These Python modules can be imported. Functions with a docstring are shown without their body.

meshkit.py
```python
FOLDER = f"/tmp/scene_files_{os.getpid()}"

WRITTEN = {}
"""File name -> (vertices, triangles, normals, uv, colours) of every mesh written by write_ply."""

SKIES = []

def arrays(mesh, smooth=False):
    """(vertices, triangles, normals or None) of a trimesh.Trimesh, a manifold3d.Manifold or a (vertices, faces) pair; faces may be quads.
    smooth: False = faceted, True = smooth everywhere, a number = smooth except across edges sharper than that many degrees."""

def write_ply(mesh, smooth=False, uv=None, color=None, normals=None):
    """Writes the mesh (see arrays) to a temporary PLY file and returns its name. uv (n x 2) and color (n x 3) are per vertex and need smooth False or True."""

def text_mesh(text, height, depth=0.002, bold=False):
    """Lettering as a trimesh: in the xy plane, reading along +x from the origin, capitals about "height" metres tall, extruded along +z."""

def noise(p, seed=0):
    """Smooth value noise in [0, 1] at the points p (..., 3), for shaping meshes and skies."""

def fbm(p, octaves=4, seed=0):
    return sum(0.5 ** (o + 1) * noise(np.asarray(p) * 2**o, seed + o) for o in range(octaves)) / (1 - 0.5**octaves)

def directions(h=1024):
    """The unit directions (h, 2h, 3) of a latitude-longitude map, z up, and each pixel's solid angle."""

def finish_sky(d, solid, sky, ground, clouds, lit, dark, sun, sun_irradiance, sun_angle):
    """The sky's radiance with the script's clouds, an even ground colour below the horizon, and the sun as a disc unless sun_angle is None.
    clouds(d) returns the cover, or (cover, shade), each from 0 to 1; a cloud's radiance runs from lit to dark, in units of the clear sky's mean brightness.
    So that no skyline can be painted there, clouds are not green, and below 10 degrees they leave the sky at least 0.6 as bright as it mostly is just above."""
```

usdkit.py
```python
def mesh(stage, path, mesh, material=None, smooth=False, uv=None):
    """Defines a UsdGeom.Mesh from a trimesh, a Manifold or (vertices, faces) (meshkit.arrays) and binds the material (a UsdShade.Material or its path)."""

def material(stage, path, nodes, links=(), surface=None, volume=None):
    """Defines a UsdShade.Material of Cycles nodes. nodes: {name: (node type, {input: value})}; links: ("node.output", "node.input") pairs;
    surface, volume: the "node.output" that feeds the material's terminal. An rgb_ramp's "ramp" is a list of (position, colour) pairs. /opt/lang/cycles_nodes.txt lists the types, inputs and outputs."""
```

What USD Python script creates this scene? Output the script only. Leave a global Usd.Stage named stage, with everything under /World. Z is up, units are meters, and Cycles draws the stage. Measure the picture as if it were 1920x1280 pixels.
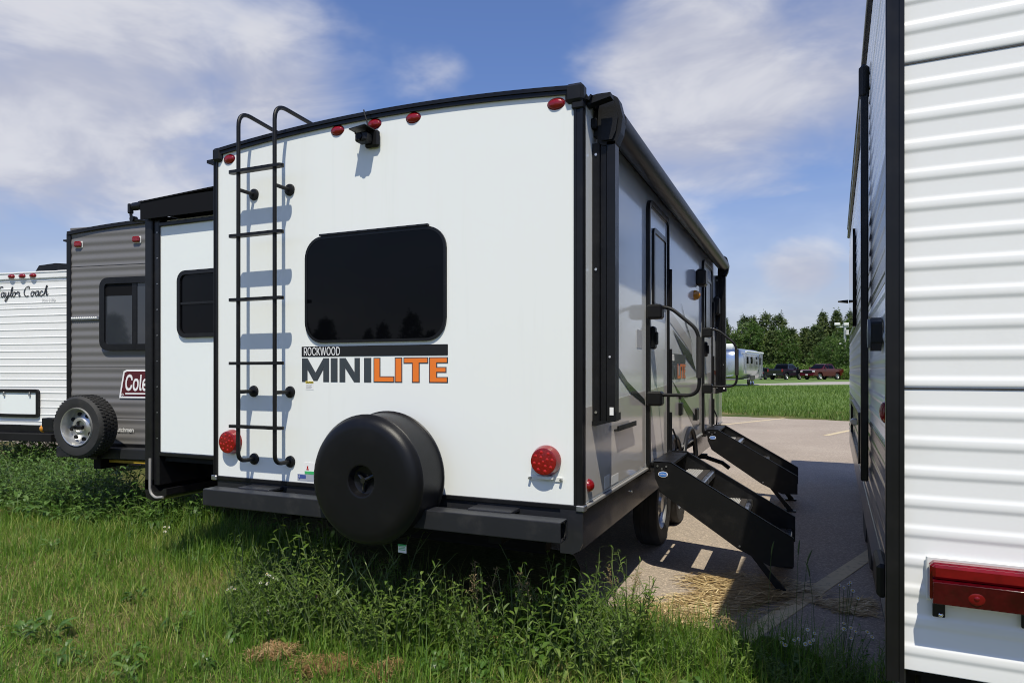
import math, random
import numpy as np, trimesh, usdkit, meshkit
import shapely
from shapely.geometry import Polygon, box as sbox, Point, LineString
from shapely import affinity
from pxr import Usd, UsdGeom, UsdLux, UsdShade, Gf, Sdf, Vt

stage = Usd.Stage.CreateInMemory()
UsdGeom.SetStageUpAxis(stage, 'Z')
UsdGeom.SetStageMetersPerUnit(stage, 1.0)
UsdGeom.Xform.Define(stage, '/World')
UsdGeom.Scope.Define(stage, '/World/Looks')

# ------------------------------------------------------------------ camera, sky, sun, exposure
YAW = -0.40990
cam = UsdGeom.Camera.Define(stage, '/World/camera')
fw = Gf.Vec3d(math.sin(YAW), math.cos(YAW), 0)
rt = Gf.Vec3d(math.cos(YAW), -math.sin(YAW), 0)
cam.AddTransformOp().Set(Gf.Matrix4d(rt[0], rt[1], 0, 0, 0, 0, 1, 0, -fw[0], -fw[1], 0, 0, 1.0033, -3.1759, 1.45, 1))
cam.CreateHorizontalApertureAttr(36.0)
cam.CreateVerticalApertureAttr(24.0)
cam.CreateFocalLengthAttr(1259.35 / 1920 * 36)
cam.CreateVerticalApertureOffsetAttr((694.4 - 640) / 1920 * 36)
cam.CreateClippingRangeAttr(Gf.Vec2f(0.05, 5000))
EXPOSURE = 0.0
cam.CreateExposureAttr(EXPOSURE)

SUN = np.array([0.40, -1.0, 1.88]); SUN /= np.linalg.norm(SUN)
ELEV = math.asin(SUN[2]); ROT = math.atan2(SUN[0], SUN[1])
sun = UsdLux.DistantLight.Define(stage, '/World/sun')
sun.CreateIntensityAttr(1.2); sun.CreateAngleAttr(0.53); sun.CreateNormalizeAttr(True)
sun.CreateColorAttr(Gf.Vec3f(1.0, 0.945, 0.80))
zx = SUN; xx = np.cross([0, 0, 1], zx); xx /= np.linalg.norm(xx); yx = np.cross(zx, xx)
sun.AddTransformOp().Set(Gf.Matrix4d(*xx, 0, *yx, 0, *zx, 0, 0, 0, 0, 1))

SKY_STRENGTH = 0.105
sky = UsdLux.DomeLight.Define(stage, '/World/sky')
def cloud_nodes():
    """Thin summer clouds: two broad veils where the photograph has them, a pale horizon, loose wisps all round."""
    def unit(u, v):
        d = np.array([fw[0], fw[1], 0]) + np.array([rt[0], rt[1], 0]) * (u - 960) / 1259.35 + np.array([0, 0, 1]) * (694.4 - v) / 1259.35
        return tuple(d / np.linalg.norm(d))
    n = {"tc": ("texture_coordinate", {}),
         "sky": ("sky_texture", {"sky_type": "single_scattering", "sun_disc": False, "sun_elevation": ELEV, "sun_rotation": ROT, "air_density": 1.35, "aerosol_density": 0.55, "ozone_density": 2.6}),
         "map": ("mapping", {"mapping_type": "point", "scale": (0.9, 0.9, 2.0)}),
         "warp": ("noise_texture", {"scale": 2.3, "detail": 5.0, "roughness": 0.55, "distortion": 0.5}),
         "fine": ("noise_texture", {"scale": 6.5, "detail": 7.0, "roughness": 0.55, "distortion": 0.35}),
         "sep": ("separate_xyz", {})}
    l = [("tc.generated", "map.vector"), ("map.vector", "warp.vector"), ("map.vector", "fine.vector"), ("tc.generated", "sep.vector")]
    tot = None
    veils = [((150, 100), 0.40, 1.0), ((480, 160), 0.21, .85), ((1330, 140), 0.31, 0.85), ((1580, 60), 0.28, .7), ((1510, 520), 0.13, 0.75), ((-400, 300), 0.45, .8), ((2400, 250), 0.45, .8), ((830, 140), 0.10, 0.30)]
    for i, (c, r, w) in enumerate(veils):
        n[f"d{i}"] = ("vector_math", {"math_type": "distance", "vector2": unit(*c)})
        n[f"m{i}"] = ("map_range", {"range_type": "smoothstep", "from_min": 0.0, "from_max": r, "to_min": w, "to_max": 0.0, "clamp": True})
        l += [("tc.generated", f"d{i}.vector1"), (f"d{i}.value", f"m{i}.value")]
        if tot:
            n[f"a{i}"] = ("math", {"math_type": "maximum"}); l += [(tot, f"a{i}.value1"), (f"m{i}.result", f"a{i}.value2")]; tot = f"a{i}.value"
        else:
            tot = "m0.result"
    n["wa"] = ("math", {"math_type": "multiply_add", "value2": 1.5, "value3": -0.75}); n["wb"] = ("math", {"math_type": "multiply_add", "value2": 0.8, "value3": -0.4})
    n["s1"] = ("math", {"math_type": "add"}); n["s2"] = ("math", {"math_type": "add"})
    n["veil2"] = ("map_range", {"range_type": "smoothstep", "from_min": 0.10, "from_max": 0.85, "to_min": 0.0, "to_max": 1.0, "clamp": True})
    l += [("warp.fac", "wa.value1"), ("fine.fac", "wb.value1"), ("wa.value", "s1.value1"), ("wb.value", "s1.value2"), ("s1.value", "s2.value1"), (tot, "s2.value2"), ("s2.value", "veil2.value")]
    n["loose"] = ("map_range", {"range_type": "smoothstep", "from_min": 0.55, "from_max": 0.80, "to_min": 0.0, "to_max": 0.5, "clamp": True})
    n["mx"] = ("math", {"math_type": "maximum"}); l += [("warp.fac", "loose.value"), ("loose.result", "mx.value1"), ("veil2.result", "mx.value2")]
    n["hor"] = ("map_range", {"range_type": "smoothstep", "from_min": 0.0, "from_max": 0.34, "to_min": 0.78, "to_max": 0.0, "clamp": True})
    n["mx2"] = ("math", {"math_type": "maximum"}); l += [("sep.z", "hor.value"), ("hor.result", "mx2.value1"), ("mx.value", "mx2.value2")]
    n["cov"] = ("math", {"math_type": "multiply", "value2": 0.92}); l += [("mx2.value", "cov.value1")]
    n["cr"] = ("map_range", {"range_type": "smoothstep", "from_min": 0.38, "from_max": 0.68, "to_min": 0.0, "to_max": 1.0, "clamp": True})
    n["cc"] = ("mix_color", {"a": (4.75, 4.95, 5.95), "b": (6.9, 6.95, 7.4), "use_clamp": True}); l += [("fine.fac", "cr.value"), ("cr.result", "cc.fac"), ("cc.result", "mix.b")]
    n["mix"] = ("mix_color", {"use_clamp": True})
    n["tint"] = ("mix_color", {"blend_type": "multiply", "fac": 1.0, "b": (0.80, 0.88, 1.22), "use_clamp": False})
    l += [("sky.color", "tint.a"), ("cov.value", "mix.fac"), ("tint.result", "mix.a")]
    n["bg"] = ("background_shader", {"strength": SKY_STRENGTH}); l += [("mix.result", "bg.color")]
    return n, l
_n, _l = cloud_nodes()
sky_mat = usdkit.material(stage, '/World/Looks/sky_air', _n, _l, surface="bg.background")
UsdShade.MaterialBindingAPI.Apply(sky.GetPrim()).Bind(sky_mat)
sky.GetPrim().SetCustomDataByKey('kind', 'structure')
sky.GetPrim().SetCustomDataByKey('label', 'blue summer sky with thin pale clouds')

# ------------------------------------------------------------------ materials
def pbr(name, color, rough=0.5, metal=0.0, spec=0.5, var=0.0, scale=6.0, bump=0.0, bscale=60.0, coat=0.0, rvar=0.0, dirt=None, dscale=3.0, damt=0.0, extra=None):
    """A principled material whose colour, gloss and fine relief vary by noise in object space."""
    n = {"p": ("principled_bsdf", {"base_color": color, "roughness": rough, "metallic": metal, "specular_ior_level": spec, "coat_weight": coat})}
    l = []
    if extra: n["p"][1].update(extra)
    if var or bump or rvar or damt:
        n["tc"] = ("texture_coordinate", {})
    if var:
        n["nz"] = ("noise_texture", {"scale": scale, "detail": 5.0, "roughness": 0.6})
        n["rp"] = ("rgb_ramp", {"ramp": [(0.25, tuple(c * (1 - var) for c in color)), (0.75, tuple(min(1, c * (1 + var)) for c in color))]})
        l += [("tc.object", "nz.vector"), ("nz.fac", "rp.fac")]
        src = "rp.color"
    else:
        src = None
    if damt:
        n["dn"] = ("noise_texture", {"scale": dscale, "detail": 6.0, "roughness": 0.65})
        n["dm"] = ("map_range", {"range_type": "smoothstep", "from_min": 0.5, "from_max": 0.8, "to_min": 0.0, "to_max": damt, "clamp": True})
        n["dx"] = ("mix_color", {"a": color, "b": dirt})
        l += [("tc.object", "dn.vector"), ("dn.fac", "dm.value"), ("dm.result", "dx.fac")]
        if src: l.append((src, "dx.a"))
        src = "dx.result"
    if src: l.append((src, "p.base_color"))
    if rvar:
        n["rn"] = ("noise_texture", {"scale": scale * 0.7, "detail": 4.0})
        n["rm"] = ("map_range", {"from_min": 0.3, "from_max": 0.7, "to_min": max(0.02, rough - rvar), "to_max": rough + rvar, "clamp": True})
        l += [("tc.object", "rn.vector"), ("rn.fac", "rm.value"), ("rm.result", "p.roughness")]
    if bump:
        n["bn"] = ("noise_texture", {"scale": bscale, "detail": 3.0})
        n["bp"] = ("bump", {"strength": bump, "distance": 0.01})
        l += [("tc.object", "bn.vector"), ("bn.fac", "bp.height"), ("bp.normal", "p.normal")]
    return usdkit.material(stage, '/World/Looks/' + name, n, l, surface="p.BSDF")

M = {}
M['fibreglass'] = pbr('white_fibreglass', (0.84, 0.855, 0.84), 0.11, spec=0.7, var=0.012, scale=1.2, rvar=0.03, dirt=(0.62, 0.62, 0.58), dscale=1.1, damt=0.05)
M['fibreglass_rear'] = pbr('white_fibreglass_rear', (0.80, 0.835, 0.825), 0.32, spec=0.4, var=0.012, scale=1.5, dirt=(0.62, 0.62, 0.57), dscale=1.4, damt=0.10, bump=0.015, bscale=3)
def rear_panel():
    n = {"tc": ("texture_coordinate", {}), "mp": ("mapping", {"scale": (9.0, 9.0, 0.35)}), "st": ("noise_texture", {"scale": 1.6, "detail": 6.0, "roughness": 0.7}), "bl": ("noise_texture", {"scale": 1.1, "detail": 4.0}),
         "sm": ("map_range", {"range_type": "smoothstep", "from_min": 0.52, "from_max": 0.80, "to_min": 0.0, "to_max": 0.13, "clamp": True}),
         "mx": ("mix_color", {"a": (0.80, 0.82, 0.80), "b": (0.58, 0.58, 0.54)}), "wv": ("noise_texture", {"scale": 2.2, "detail": 2.0}), "bp": ("bump", {"strength": 0.05, "distance": 0.02}),
         "rm": ("map_range", {"from_min": 0.3, "from_max": 0.7, "to_min": 0.20, "to_max": 0.34, "clamp": True}), "p": ("principled_bsdf", {"specular_ior_level": 0.45})}
    l = [("tc.object", "mp.vector"), ("mp.vector", "st.vector"), ("tc.object", "bl.vector"), ("st.fac", "sm.value"), ("sm.result", "mx.fac"), ("mx.result", "p.base_color"), ("tc.object", "wv.vector"), ("wv.fac", "bp.height"), ("bp.normal", "p.normal"), ("bl.fac", "rm.value"), ("rm.result", "p.roughness")]
    return usdkit.material(stage, '/World/Looks/rear_panel', n, l, surface="p.BSDF")
M['rear_panel'] = rear_panel()
M['film_grey'] = pbr('grey_film', (0.60, 0.56, 0.52), 0.09, spec=0.75, var=0.02, scale=1.0)
M['film_dark'] = pbr('dark_film', (0.035, 0.042, 0.036), 0.12)
M['film_black'] = pbr('black_film', (0.012, 0.012, 0.013), 0.25)
M['film_slate'] = pbr('slate_film', (0.045, 0.056, 0.066), 0.25)
M['film_orange'] = pbr('orange_film', (0.80, 0.19, 0.025), 0.28)
M['film_edge'] = pbr('letter_edge_film', (0.06, 0.065, 0.075), 0.3)
M['film_white'] = pbr('white_film', (0.8, 0.8, 0.8), 0.3)
M['film_maroon'] = pbr('maroon_film', (0.085, 0.012, 0.018), 0.3)
M['film_rust'] = pbr('rust_film', (0.30, 0.07, 0.02), 0.2)
M['black_trim'] = pbr('black_trim', (0.008, 0.008, 0.009), 0.30, spec=0.28, var=0.2, scale=9, rvar=0.08, dirt=(0.07, 0.065, 0.06), dscale=7, damt=0.12)
M['black_powder'] = pbr('black_powder_coat', (0.007, 0.007, 0.0075), 0.42, spec=0.28, bump=0.15, bscale=400, rvar=0.06, dirt=(0.10, 0.09, 0.08), dscale=9, damt=0.12)
M['charcoal_metal'] = pbr('charcoal_metal', (0.018, 0.019, 0.023), 0.36, spec=.26, var=0.08, scale=5, bump=0.05, bscale=90, dirt=(0.13, 0.12, 0.11), dscale=6, damt=0.2)
M['skirt_gloss'] = pbr('gloss_black_skirt', (0.030, 0.026, 0.023), 0.17, var=0.2, scale=3, rvar=0.05, dirt=(0.14, 0.11, 0.09), dscale=4, damt=0.22)
M['vinyl'] = pbr('textured_vinyl', (0.005, 0.005, 0.006), 0.36, spec=.26, dirt=(.05,.045,.04), dscale=4, damt=.10, bump=0.10, bscale=420, rvar=0.04)
M['rubber'] = pbr('tyre_rubber', (0.018, 0.018, 0.018), 0.72, var=0.2, scale=12, bump=0.2, bscale=120, dirt=(0.09, 0.08, 0.07), dscale=9, damt=0.25)
M['tint'] = pbr('dark_tinted_glass', (0.002, 0.0022, 0.003), 0.02, spec=0.13)
M['smoke_glass'] = pbr('smoke_glass', (0.03, 0.034, 0.042), 0.03, spec=0.7)
M['frost_glass'] = pbr('grey_door_glass', (0.13, 0.14, 0.16), 0.20, spec=0.5)
M['red_lens'] = pbr('red_lens', (0.20, 0.003, 0.004), 0.10, spec=0.5, var=0.3, scale=60, bump=0.15, bscale=220, extra={"coat_weight": 0.4})
M['red_deep'] = pbr('deep_red_lens', (0.12, 0.002, 0.004), 0.10, spec=0.45, var=0.35, scale=30, bump=0.08, bscale=90)
M['red_wide'] = pbr('wide_lamp_red_lens', (0.15, 0.003, 0.005), 0.08, spec=0.45, var=0.3, scale=30)
M['red_wide_low'] = pbr('wide_lamp_low_lens', (0.045, 0.001, 0.003), 0.06, spec=0.4, var=0.5, scale=25)
M['red_bright'] = pbr('red_reflector', (0.40, 0.012, 0.010), 0.15)
M['amber_lens'] = pbr('amber_lens', (0.55, 0.22, 0.02), 0.15)
M['aluminium'] = pbr('aluminium', (0.62, 0.62, 0.62), 0.30, metal=1.0, rvar=0.08, scale=20)
M['steel'] = pbr('galvanised_steel', (0.48, 0.47, 0.46), 0.38, metal=1.0, rvar=0.1, scale=15, var=0.1)
M['chrome'] = pbr('chrome', (0.8, 0.8, 0.8), 0.08, metal=1.0)
M['silver_rim'] = pbr('silver_wheel', (0.50, 0.50, 0.49), 0.30, metal=0.7, var=0.08, scale=20)
M['siding_white'] = pbr('white_siding', (0.80, 0.80, 0.79), 0.30, spec=0.5, var=0.015, scale=2.0, dirt=(0.50, 0.46, 0.40), dscale=2.3, damt=0.16)
M['siding_side'] = pbr('white_side_siding', (0.80, 0.80, 0.78), 0.20, spec=0.6, var=0.02, scale=2.0)
M['siding_black'] = pbr('black_siding', (0.022, 0.024, 0.03), 0.22, spec=0.5)
M['siding_brown'] = pbr('taupe_siding', (0.10, 0.09, 0.082), 0.22, spec=0.5)
M['siding_grey'] = pbr('grey_siding', (0.156, 0.151, 0.150), 0.36, spec=0.45, var=0.04, scale=2.0, dirt=(0.2, 0.19, 0.18), dscale=2, damt=0.15)
M['seam'] = pbr('dark_seam', (0.03, 0.03, 0.03), 0.6)
M['fabric_black'] = pbr('black_awning_fabric', (0.005, 0.005, 0.006), 0.7, spec=.15, bump=0.1, bscale=200)
M['awning_roll'] = pbr('black_awning_roll', (0.011, 0.0105, 0.0105), 0.38, spec=.28, var=0.1, scale=8)
M['roof_white'] = pbr('roof_membrane', (0.7, 0.7, 0.68), 0.6, var=0.05)
M['underbody'] = pbr('underbody', (0.009, 0.009, 0.009), 0.8, spec=.2, var=0.3)
M['seal_grey'] = pbr('grey_seal', (0.26, 0.25, 0.24), 0.45)
M['tread_grey'] = pbr('ribbed_tread', (0.46, 0.45, 0.44), 0.5)
M['grip_tape'] = pbr('grip_tape', (0.035, 0.03, 0.028), 0.9, bump=0.5, bscale=500)
M['blue_label'] = pbr('blue_label', (0.03, 0.16, 0.55), 0.25)
M['sticker_blue'] = pbr('greyblue_sticker', (0.34, 0.37, 0.43), 0.35)
M['sticker_navy'] = pbr('navy_print', (0.06, 0.09, 0.30), 0.35)
M['sticker_green'] = pbr('green_print', (0.05, 0.42, 0.14), 0.35)
M['sticker_yellow'] = pbr('yellow_print', (0.72, 0.58, 0.10), 0.35)
M['sticker_grey'] = pbr('grey_print', (0.55, 0.55, 0.55), 0.4)
M['white_plastic'] = pbr('white_plastic', (0.68, 0.69, 0.66), 0.35, var=0.06, scale=20)
M['yellow_paint'] = pbr('yellow_frame_paint', (0.42, 0.28, 0.03), 0.5)
M['car_black'] = pbr('black_car_paint', (0.008, 0.008, 0.011), 0.12, coat=0.6)
M['car_red'] = pbr('dark_red_car_paint', (0.065, 0.003, 0.005), 0.14, coat=0.7)
M['car_grey'] = pbr('dark_grey_car_paint', (0.03, 0.034, 0.038), 0.15, coat=0.6)
M['air_alu'] = pbr('polished_aluminium', (0.62, 0.65, 0.67), 0.24, metal=1.0, rvar=0.05, scale=1.2)
M['bark'] = pbr('bark', (0.09, 0.065, 0.045), 0.9, var=0.3, scale=8, bump=0.6, bscale=20)
M['pole_white'] = pbr('weathered_white_pole', (0.5, 0.5, 0.48), 0.6, var=0.1)
M['gravel'] = pbr('pale_gravel', (0.34, 0.31, 0.28), 0.95, var=0.25, scale=6, bump=0.4, bscale=30)
M['petal'] = pbr('white_petal', (0.75, 0.75, 0.72), 0.6)
M['pollen'] = pbr('yellow_pollen', (0.6, 0.42, 0.04), 0.7)
M['clover'] = pbr('pink_clover', (0.5, 0.16, 0.25), 0.7)
M['stem'] = pbr('green_stem', (0.075, 0.11, 0.03), 0.6)
M['dry_stem'] = pbr('dry_stem', (0.26, 0.19, 0.09), 0.7)

def foliage(name, stops, rough=0.5, trans=0.35, tcol=(0.12, 0.22, 0.03), wscale=1.2, wamt=0.35, spec=0.35):
    """Leaves: the tone of each blade or leaf comes from its own st.u, drifting by place."""
    n = {"uv": ("uvmap", {"attribute": "st"}), "s": ("separate_xyz", {}), "g": ("geometry", {}),
         "nz": ("noise_texture", {"scale": wscale, "detail": 4.0}),
         "mr": ("map_range", {"from_min": 0.3, "from_max": 0.7, "to_min": -wamt, "to_max": wamt, "clamp": True}),
         "ad": ("math", {"math_type": "add", "use_clamp": True}),
         "rp": ("rgb_ramp", {"ramp": stops}),
         "p": ("principled_bsdf", {"roughness": rough, "specular_ior_level": spec}),
         "t": ("translucent_bsdf", {}), "mt": ("mix_color", {"blend_type": "mix", "fac": 0.55, "b": tcol}),
         "m": ("mix_closure", {"fac": trans})}
    l = [("uv.UV", "s.vector"), ("g.position", "nz.vector"), ("nz.fac", "mr.value"), ("s.x", "ad.value1"), ("mr.result", "ad.value2"), ("ad.value", "rp.fac"),
         ("rp.color", "p.base_color"), ("rp.color", "mt.a"), ("mt.result", "t.color"), ("p.BSDF", "m.closure1"), ("t.BSDF", "m.closure2")]
    return usdkit.material(stage, '/World/Looks/' + name, n, l, surface="m.closure")
M['grass'] = foliage('grass_blades', [(0, (0.060, 0.145, 0.013)), (0.45, (0.12, 0.235, 0.022)), (0.8, (0.20, 0.30, 0.042)), (1, (0.34, 0.34, 0.10))], wscale=0.9, trans=.42, tcol=(0.17, 0.32, 0.03))
M['tall_grass'] = foliage('tall_grass_blades', [(0, (0.035, 0.085, 0.016)), (0.6, (0.085, 0.15, 0.028)), (1, (0.17, 0.22, 0.065))], wscale=1.5)
M['dry_grass'] = foliage('dry_grass_blades', [(0, (0.22, 0.15, 0.06)), (0.5, (0.38, 0.28, 0.13)), (1, (0.55, 0.45, 0.25))], trans=0.2, tcol=(0.4, 0.3, 0.12))
M['weed'] = foliage('weed_leaves', [(0, (0.06, 0.12, 0.017)), (0.5, (0.115, 0.195, 0.030)), (1, (0.19, 0.27, 0.06))], rough=0.42, wscale=2.0, spec=0.45, trans=.42, tcol=(0.18, 0.28, 0.03))
M['broadleaf'] = foliage('broad_leaves', [(0, (0.048, 0.11, 0.018)), (0.5, (0.085, 0.17, 0.030)), (1, (0.14, 0.23, 0.055))], rough=0.42, wscale=2.0, spec=0.45)
M['straw'] = foliage('straw_stalks', [(0, (0.26, 0.17, 0.075)), (0.5, (0.52, 0.38, 0.18)), (1, (0.78, 0.64, 0.38))], trans=0.1, tcol=(0.4, 0.25, 0.1))
M['thatch'] = foliage('thatch_stalks', [(0, (0.16, 0.085, 0.035)), (0.5, (0.33, 0.20, 0.09)), (1, (0.50, 0.36, 0.19))], trans=0.1, tcol=(0.4, 0.25, 0.1))
M['conifer'] = foliage('conifer_needles', [(0, (0.026, 0.048, 0.012)), (0.5, (0.066, 0.100, 0.024)), (1, (0.13, 0.165, 0.045))], rough=0.6, trans=0.2, tcol=(0.05, 0.09, 0.02), wscale=0.45, wamt=0.5)
M['leafy'] = foliage('leafy_tree_leaves', [(0, (0.028, 0.062, 0.011)), (0.5, (0.065, 0.12, 0.022)), (1, (0.12, 0.18, 0.042))], rough=0.5, trans=0.3, wscale=0.6)
M['lawn_far'] = foliage('far_lawn_blades', [(0, (0.07, 0.135, 0.016)), (0.5, (0.11, 0.19, 0.026)), (1, (0.17, 0.24, 0.05))], trans=0.3, wscale=0.25)

def ground_material():
    n = {"g": ("geometry", {}), "n1": ("noise_texture", {"scale": 0.9, "detail": 6.0, "roughness": 0.65}), "n2": ("noise_texture", {"scale": 35.0, "detail": 5.0, "roughness": 0.7}),
         "r1": ("rgb_ramp", {"ramp": [(0.35, (0.06, 0.095, 0.02)), (0.52, (0.12, 0.125, 0.042)), (0.68, (0.26, 0.20, 0.10))]}),
         "r2": ("rgb_ramp", {"ramp": [(0.3, (0.35, 0.35, 0.35)), (0.7, (1.3, 1.3, 1.3))]}),
         "mx": ("mix_color", {"blend_type": "multiply", "fac": 1.0, "use_clamp": False}), "b": ("bump", {"strength": 0.6, "distance": 0.03}),
         "p": ("principled_bsdf", {"roughness": 0.95, "specular_ior_level": 0.1})}
    l = [("g.position", "n1.vector"), ("g.position", "n2.vector"), ("n1.fac", "r1.fac"), ("n2.fac", "r2.fac"), ("r1.color", "mx.a"), ("r2.color", "mx.b"), ("mx.result", "p.base_color"), ("n2.fac", "b.height"), ("b.normal", "p.normal")]
    return usdkit.material(stage, '/World/Looks/earth', n, l, surface="p.BSDF")
M['earth'] = ground_material()
def asphalt_material():
    n = {"g": ("geometry", {}), "n1": ("noise_texture", {"scale": 0.55, "detail": 6.0, "roughness": 0.6}), "n2": ("noise_texture", {"scale": 140.0, "detail": 3.0, "roughness": 0.7}),
         "v": ("voronoi_texture", {"scale": 95.0}), "n3": ("noise_texture", {"scale": 0.22, "detail": 5.0, "roughness": 0.7, "distortion": 1.2}),
         "r1": ("rgb_ramp", {"ramp": [(0.3, (0.315, 0.26, 0.208)), (0.7, (0.405, 0.34, 0.275))]}),
         "r2": ("rgb_ramp", {"ramp": [(0.25, (0.62, 0.62, 0.62)), (0.75, (1.3, 1.3, 1.3))]}),
         "sv": ("separate_color", {}),
         "r4": ("rgb_ramp", {"ramp": [(0.0, (0.70, 0.70, 0.72)), (0.8, (1.05, 1.05, 1.05)), (1.0, (1.6, 1.55, 1.5))]}),
         "r3": ("rgb_ramp", {"ramp": [(0.62, (1, 1, 1)), (0.70, (0.6, 0.6, 0.6)), (0.73, (1, 1, 1))]}),
         "m1": ("mix_color", {"blend_type": "multiply", "fac": 1.0, "use_clamp": False}), "m2": ("mix_color", {"blend_type": "multiply", "fac": 0.8, "use_clamp": False}), "m3": ("mix_color", {"blend_type": "multiply", "fac": 0.7, "use_clamp": False}),
         "b": ("bump", {"strength": 0.5, "distance": 0.006}), "p": ("principled_bsdf", {"roughness": 0.85, "specular_ior_level": 0.25})}
    l = [("g.position", f"{k}.vector") for k in ("n1", "n2", "v", "n3")] + [("n1.fac", "r1.fac"), ("n2.fac", "r2.fac"), ("v.color", "sv.color"), ("sv.r", "r4.fac"), ("n3.fac", "r3.fac"),
        ("r1.color", "m1.a"), ("r2.color", "m1.b"), ("m1.result", "m2.a"), ("r4.color", "m2.b"), ("m2.result", "m3.a"), ("r3.color", "m3.b"), ("m3.result", "p.base_color"), ("n2.fac", "b.height"), ("b.normal", "p.normal")]
    return usdkit.material(stage, '/World/Looks/asphalt', n, l, surface="p.BSDF")
M['asphalt'] = asphalt_material()
def paint_material():
    n = {"g": ("geometry", {}), "n1": ("noise_texture", {"scale": 22.0, "detail": 6.0, "roughness": 0.75}),
         "r": ("rgb_ramp", {"ramp": [(0.30, (0.30, 0.25, 0.18)), (0.48, (0.60, 0.49, 0.30))]}), "p": ("principled_bsdf", {"roughness": 0.8})}
    return usdkit.material(stage, '/World/Looks/worn_yellow_paint', n, [("g.position", "n1.vector"), ("n1.fac", "r.fac"), ("r.color", "p.base_color")], surface="p.BSDF")
M['paint'] = paint_material()

# ------------------------------------------------------------------ scene tree helpers
_used = {}
def fresh(parent, name):
    k = (parent, name); i = _used.get(k, -1) + 1; _used[k] = i
    return f"{parent}/{name}" + (f"_{i:03d}" if i else "")
class Node:
    def __init__(s, path, shift): s.path, s.shift = path, np.asarray(shift, float)
    @property
    def prim(s): return stage.GetPrimAtPath(s.path)
def tag(prim, label=None, cat=None, group=None, kind=None):
    for k, v in (('label', label), ('category', cat), ('group', group), ('kind', kind)):
        if v: prim.SetCustomDataByKey(k, v)
def thing(name, label, cat, loc=(0, 0, 0), rz=0.0, pivot=(0, 0, 0), group=None, pitch=0.0):
    """An Xform at the thing's base. Part meshes come in the thing's own frame; pivot is that frame's point that becomes the Xform's origin."""
    p = fresh('/World', name); x = UsdGeom.Xform.Define(stage, p)
    c, s = math.cos(rz), math.sin(rz); pv = np.asarray(pivot, float)
    o = np.asarray(loc, float) + np.array([c * pv[0] - s * pv[1], s * pv[0] + c * pv[1], pv[2]])
    x.AddTranslateOp().Set(Gf.Vec3d(*map(float, o)))
    if rz: x.AddRotateZOp().Set(math.degrees(rz))
    if pitch: x.AddRotateXOp().Set(pitch)
    tag(x.GetPrim(), label, cat, group)
    return Node(p, pv)
def arr(m):
    if isinstance(m, (list, tuple)) and not (len(m) == 2 and isinstance(m[0], np.ndarray)):
        m = trimesh.util.concatenate([x if isinstance(x, trimesh.Trimesh) else trimesh.Trimesh(*meshkit.arrays(x)[:2], process=False) for x in m])
    return m
def part(node, name, mesh, mat, smooth=30, label=None, kind=None, uv=None):
    mesh = arr(mesh)
    if not isinstance(mesh, trimesh.Trimesh):
        v, f, _ = meshkit.arrays(mesh); mesh = trimesh.Trimesh(v, f, process=False)
    m = mesh.copy(); m.vertices = np.asarray(m.vertices) - node.shift
    p = fresh(node.path, name)
    g = usdkit.mesh(stage, p, m, M[mat] if isinstance(mat, str) else mat, smooth=smooth if uv is None else False, uv=uv)
    tag(g.GetPrim(), label, None, None, kind)
    return Node(p, node.shift)
def top(name, mesh, mat, label=None, cat=None, group=None, kind=None, smooth=30, uv=None):
    mesh = arr(mesh)
    p = fresh('/World', name)
    g = usdkit.mesh(stage, p, mesh, M[mat], smooth=smooth if uv is None else False, uv=uv)
    tag(g.GetPrim(), label, cat, group, kind)
    return g
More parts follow.
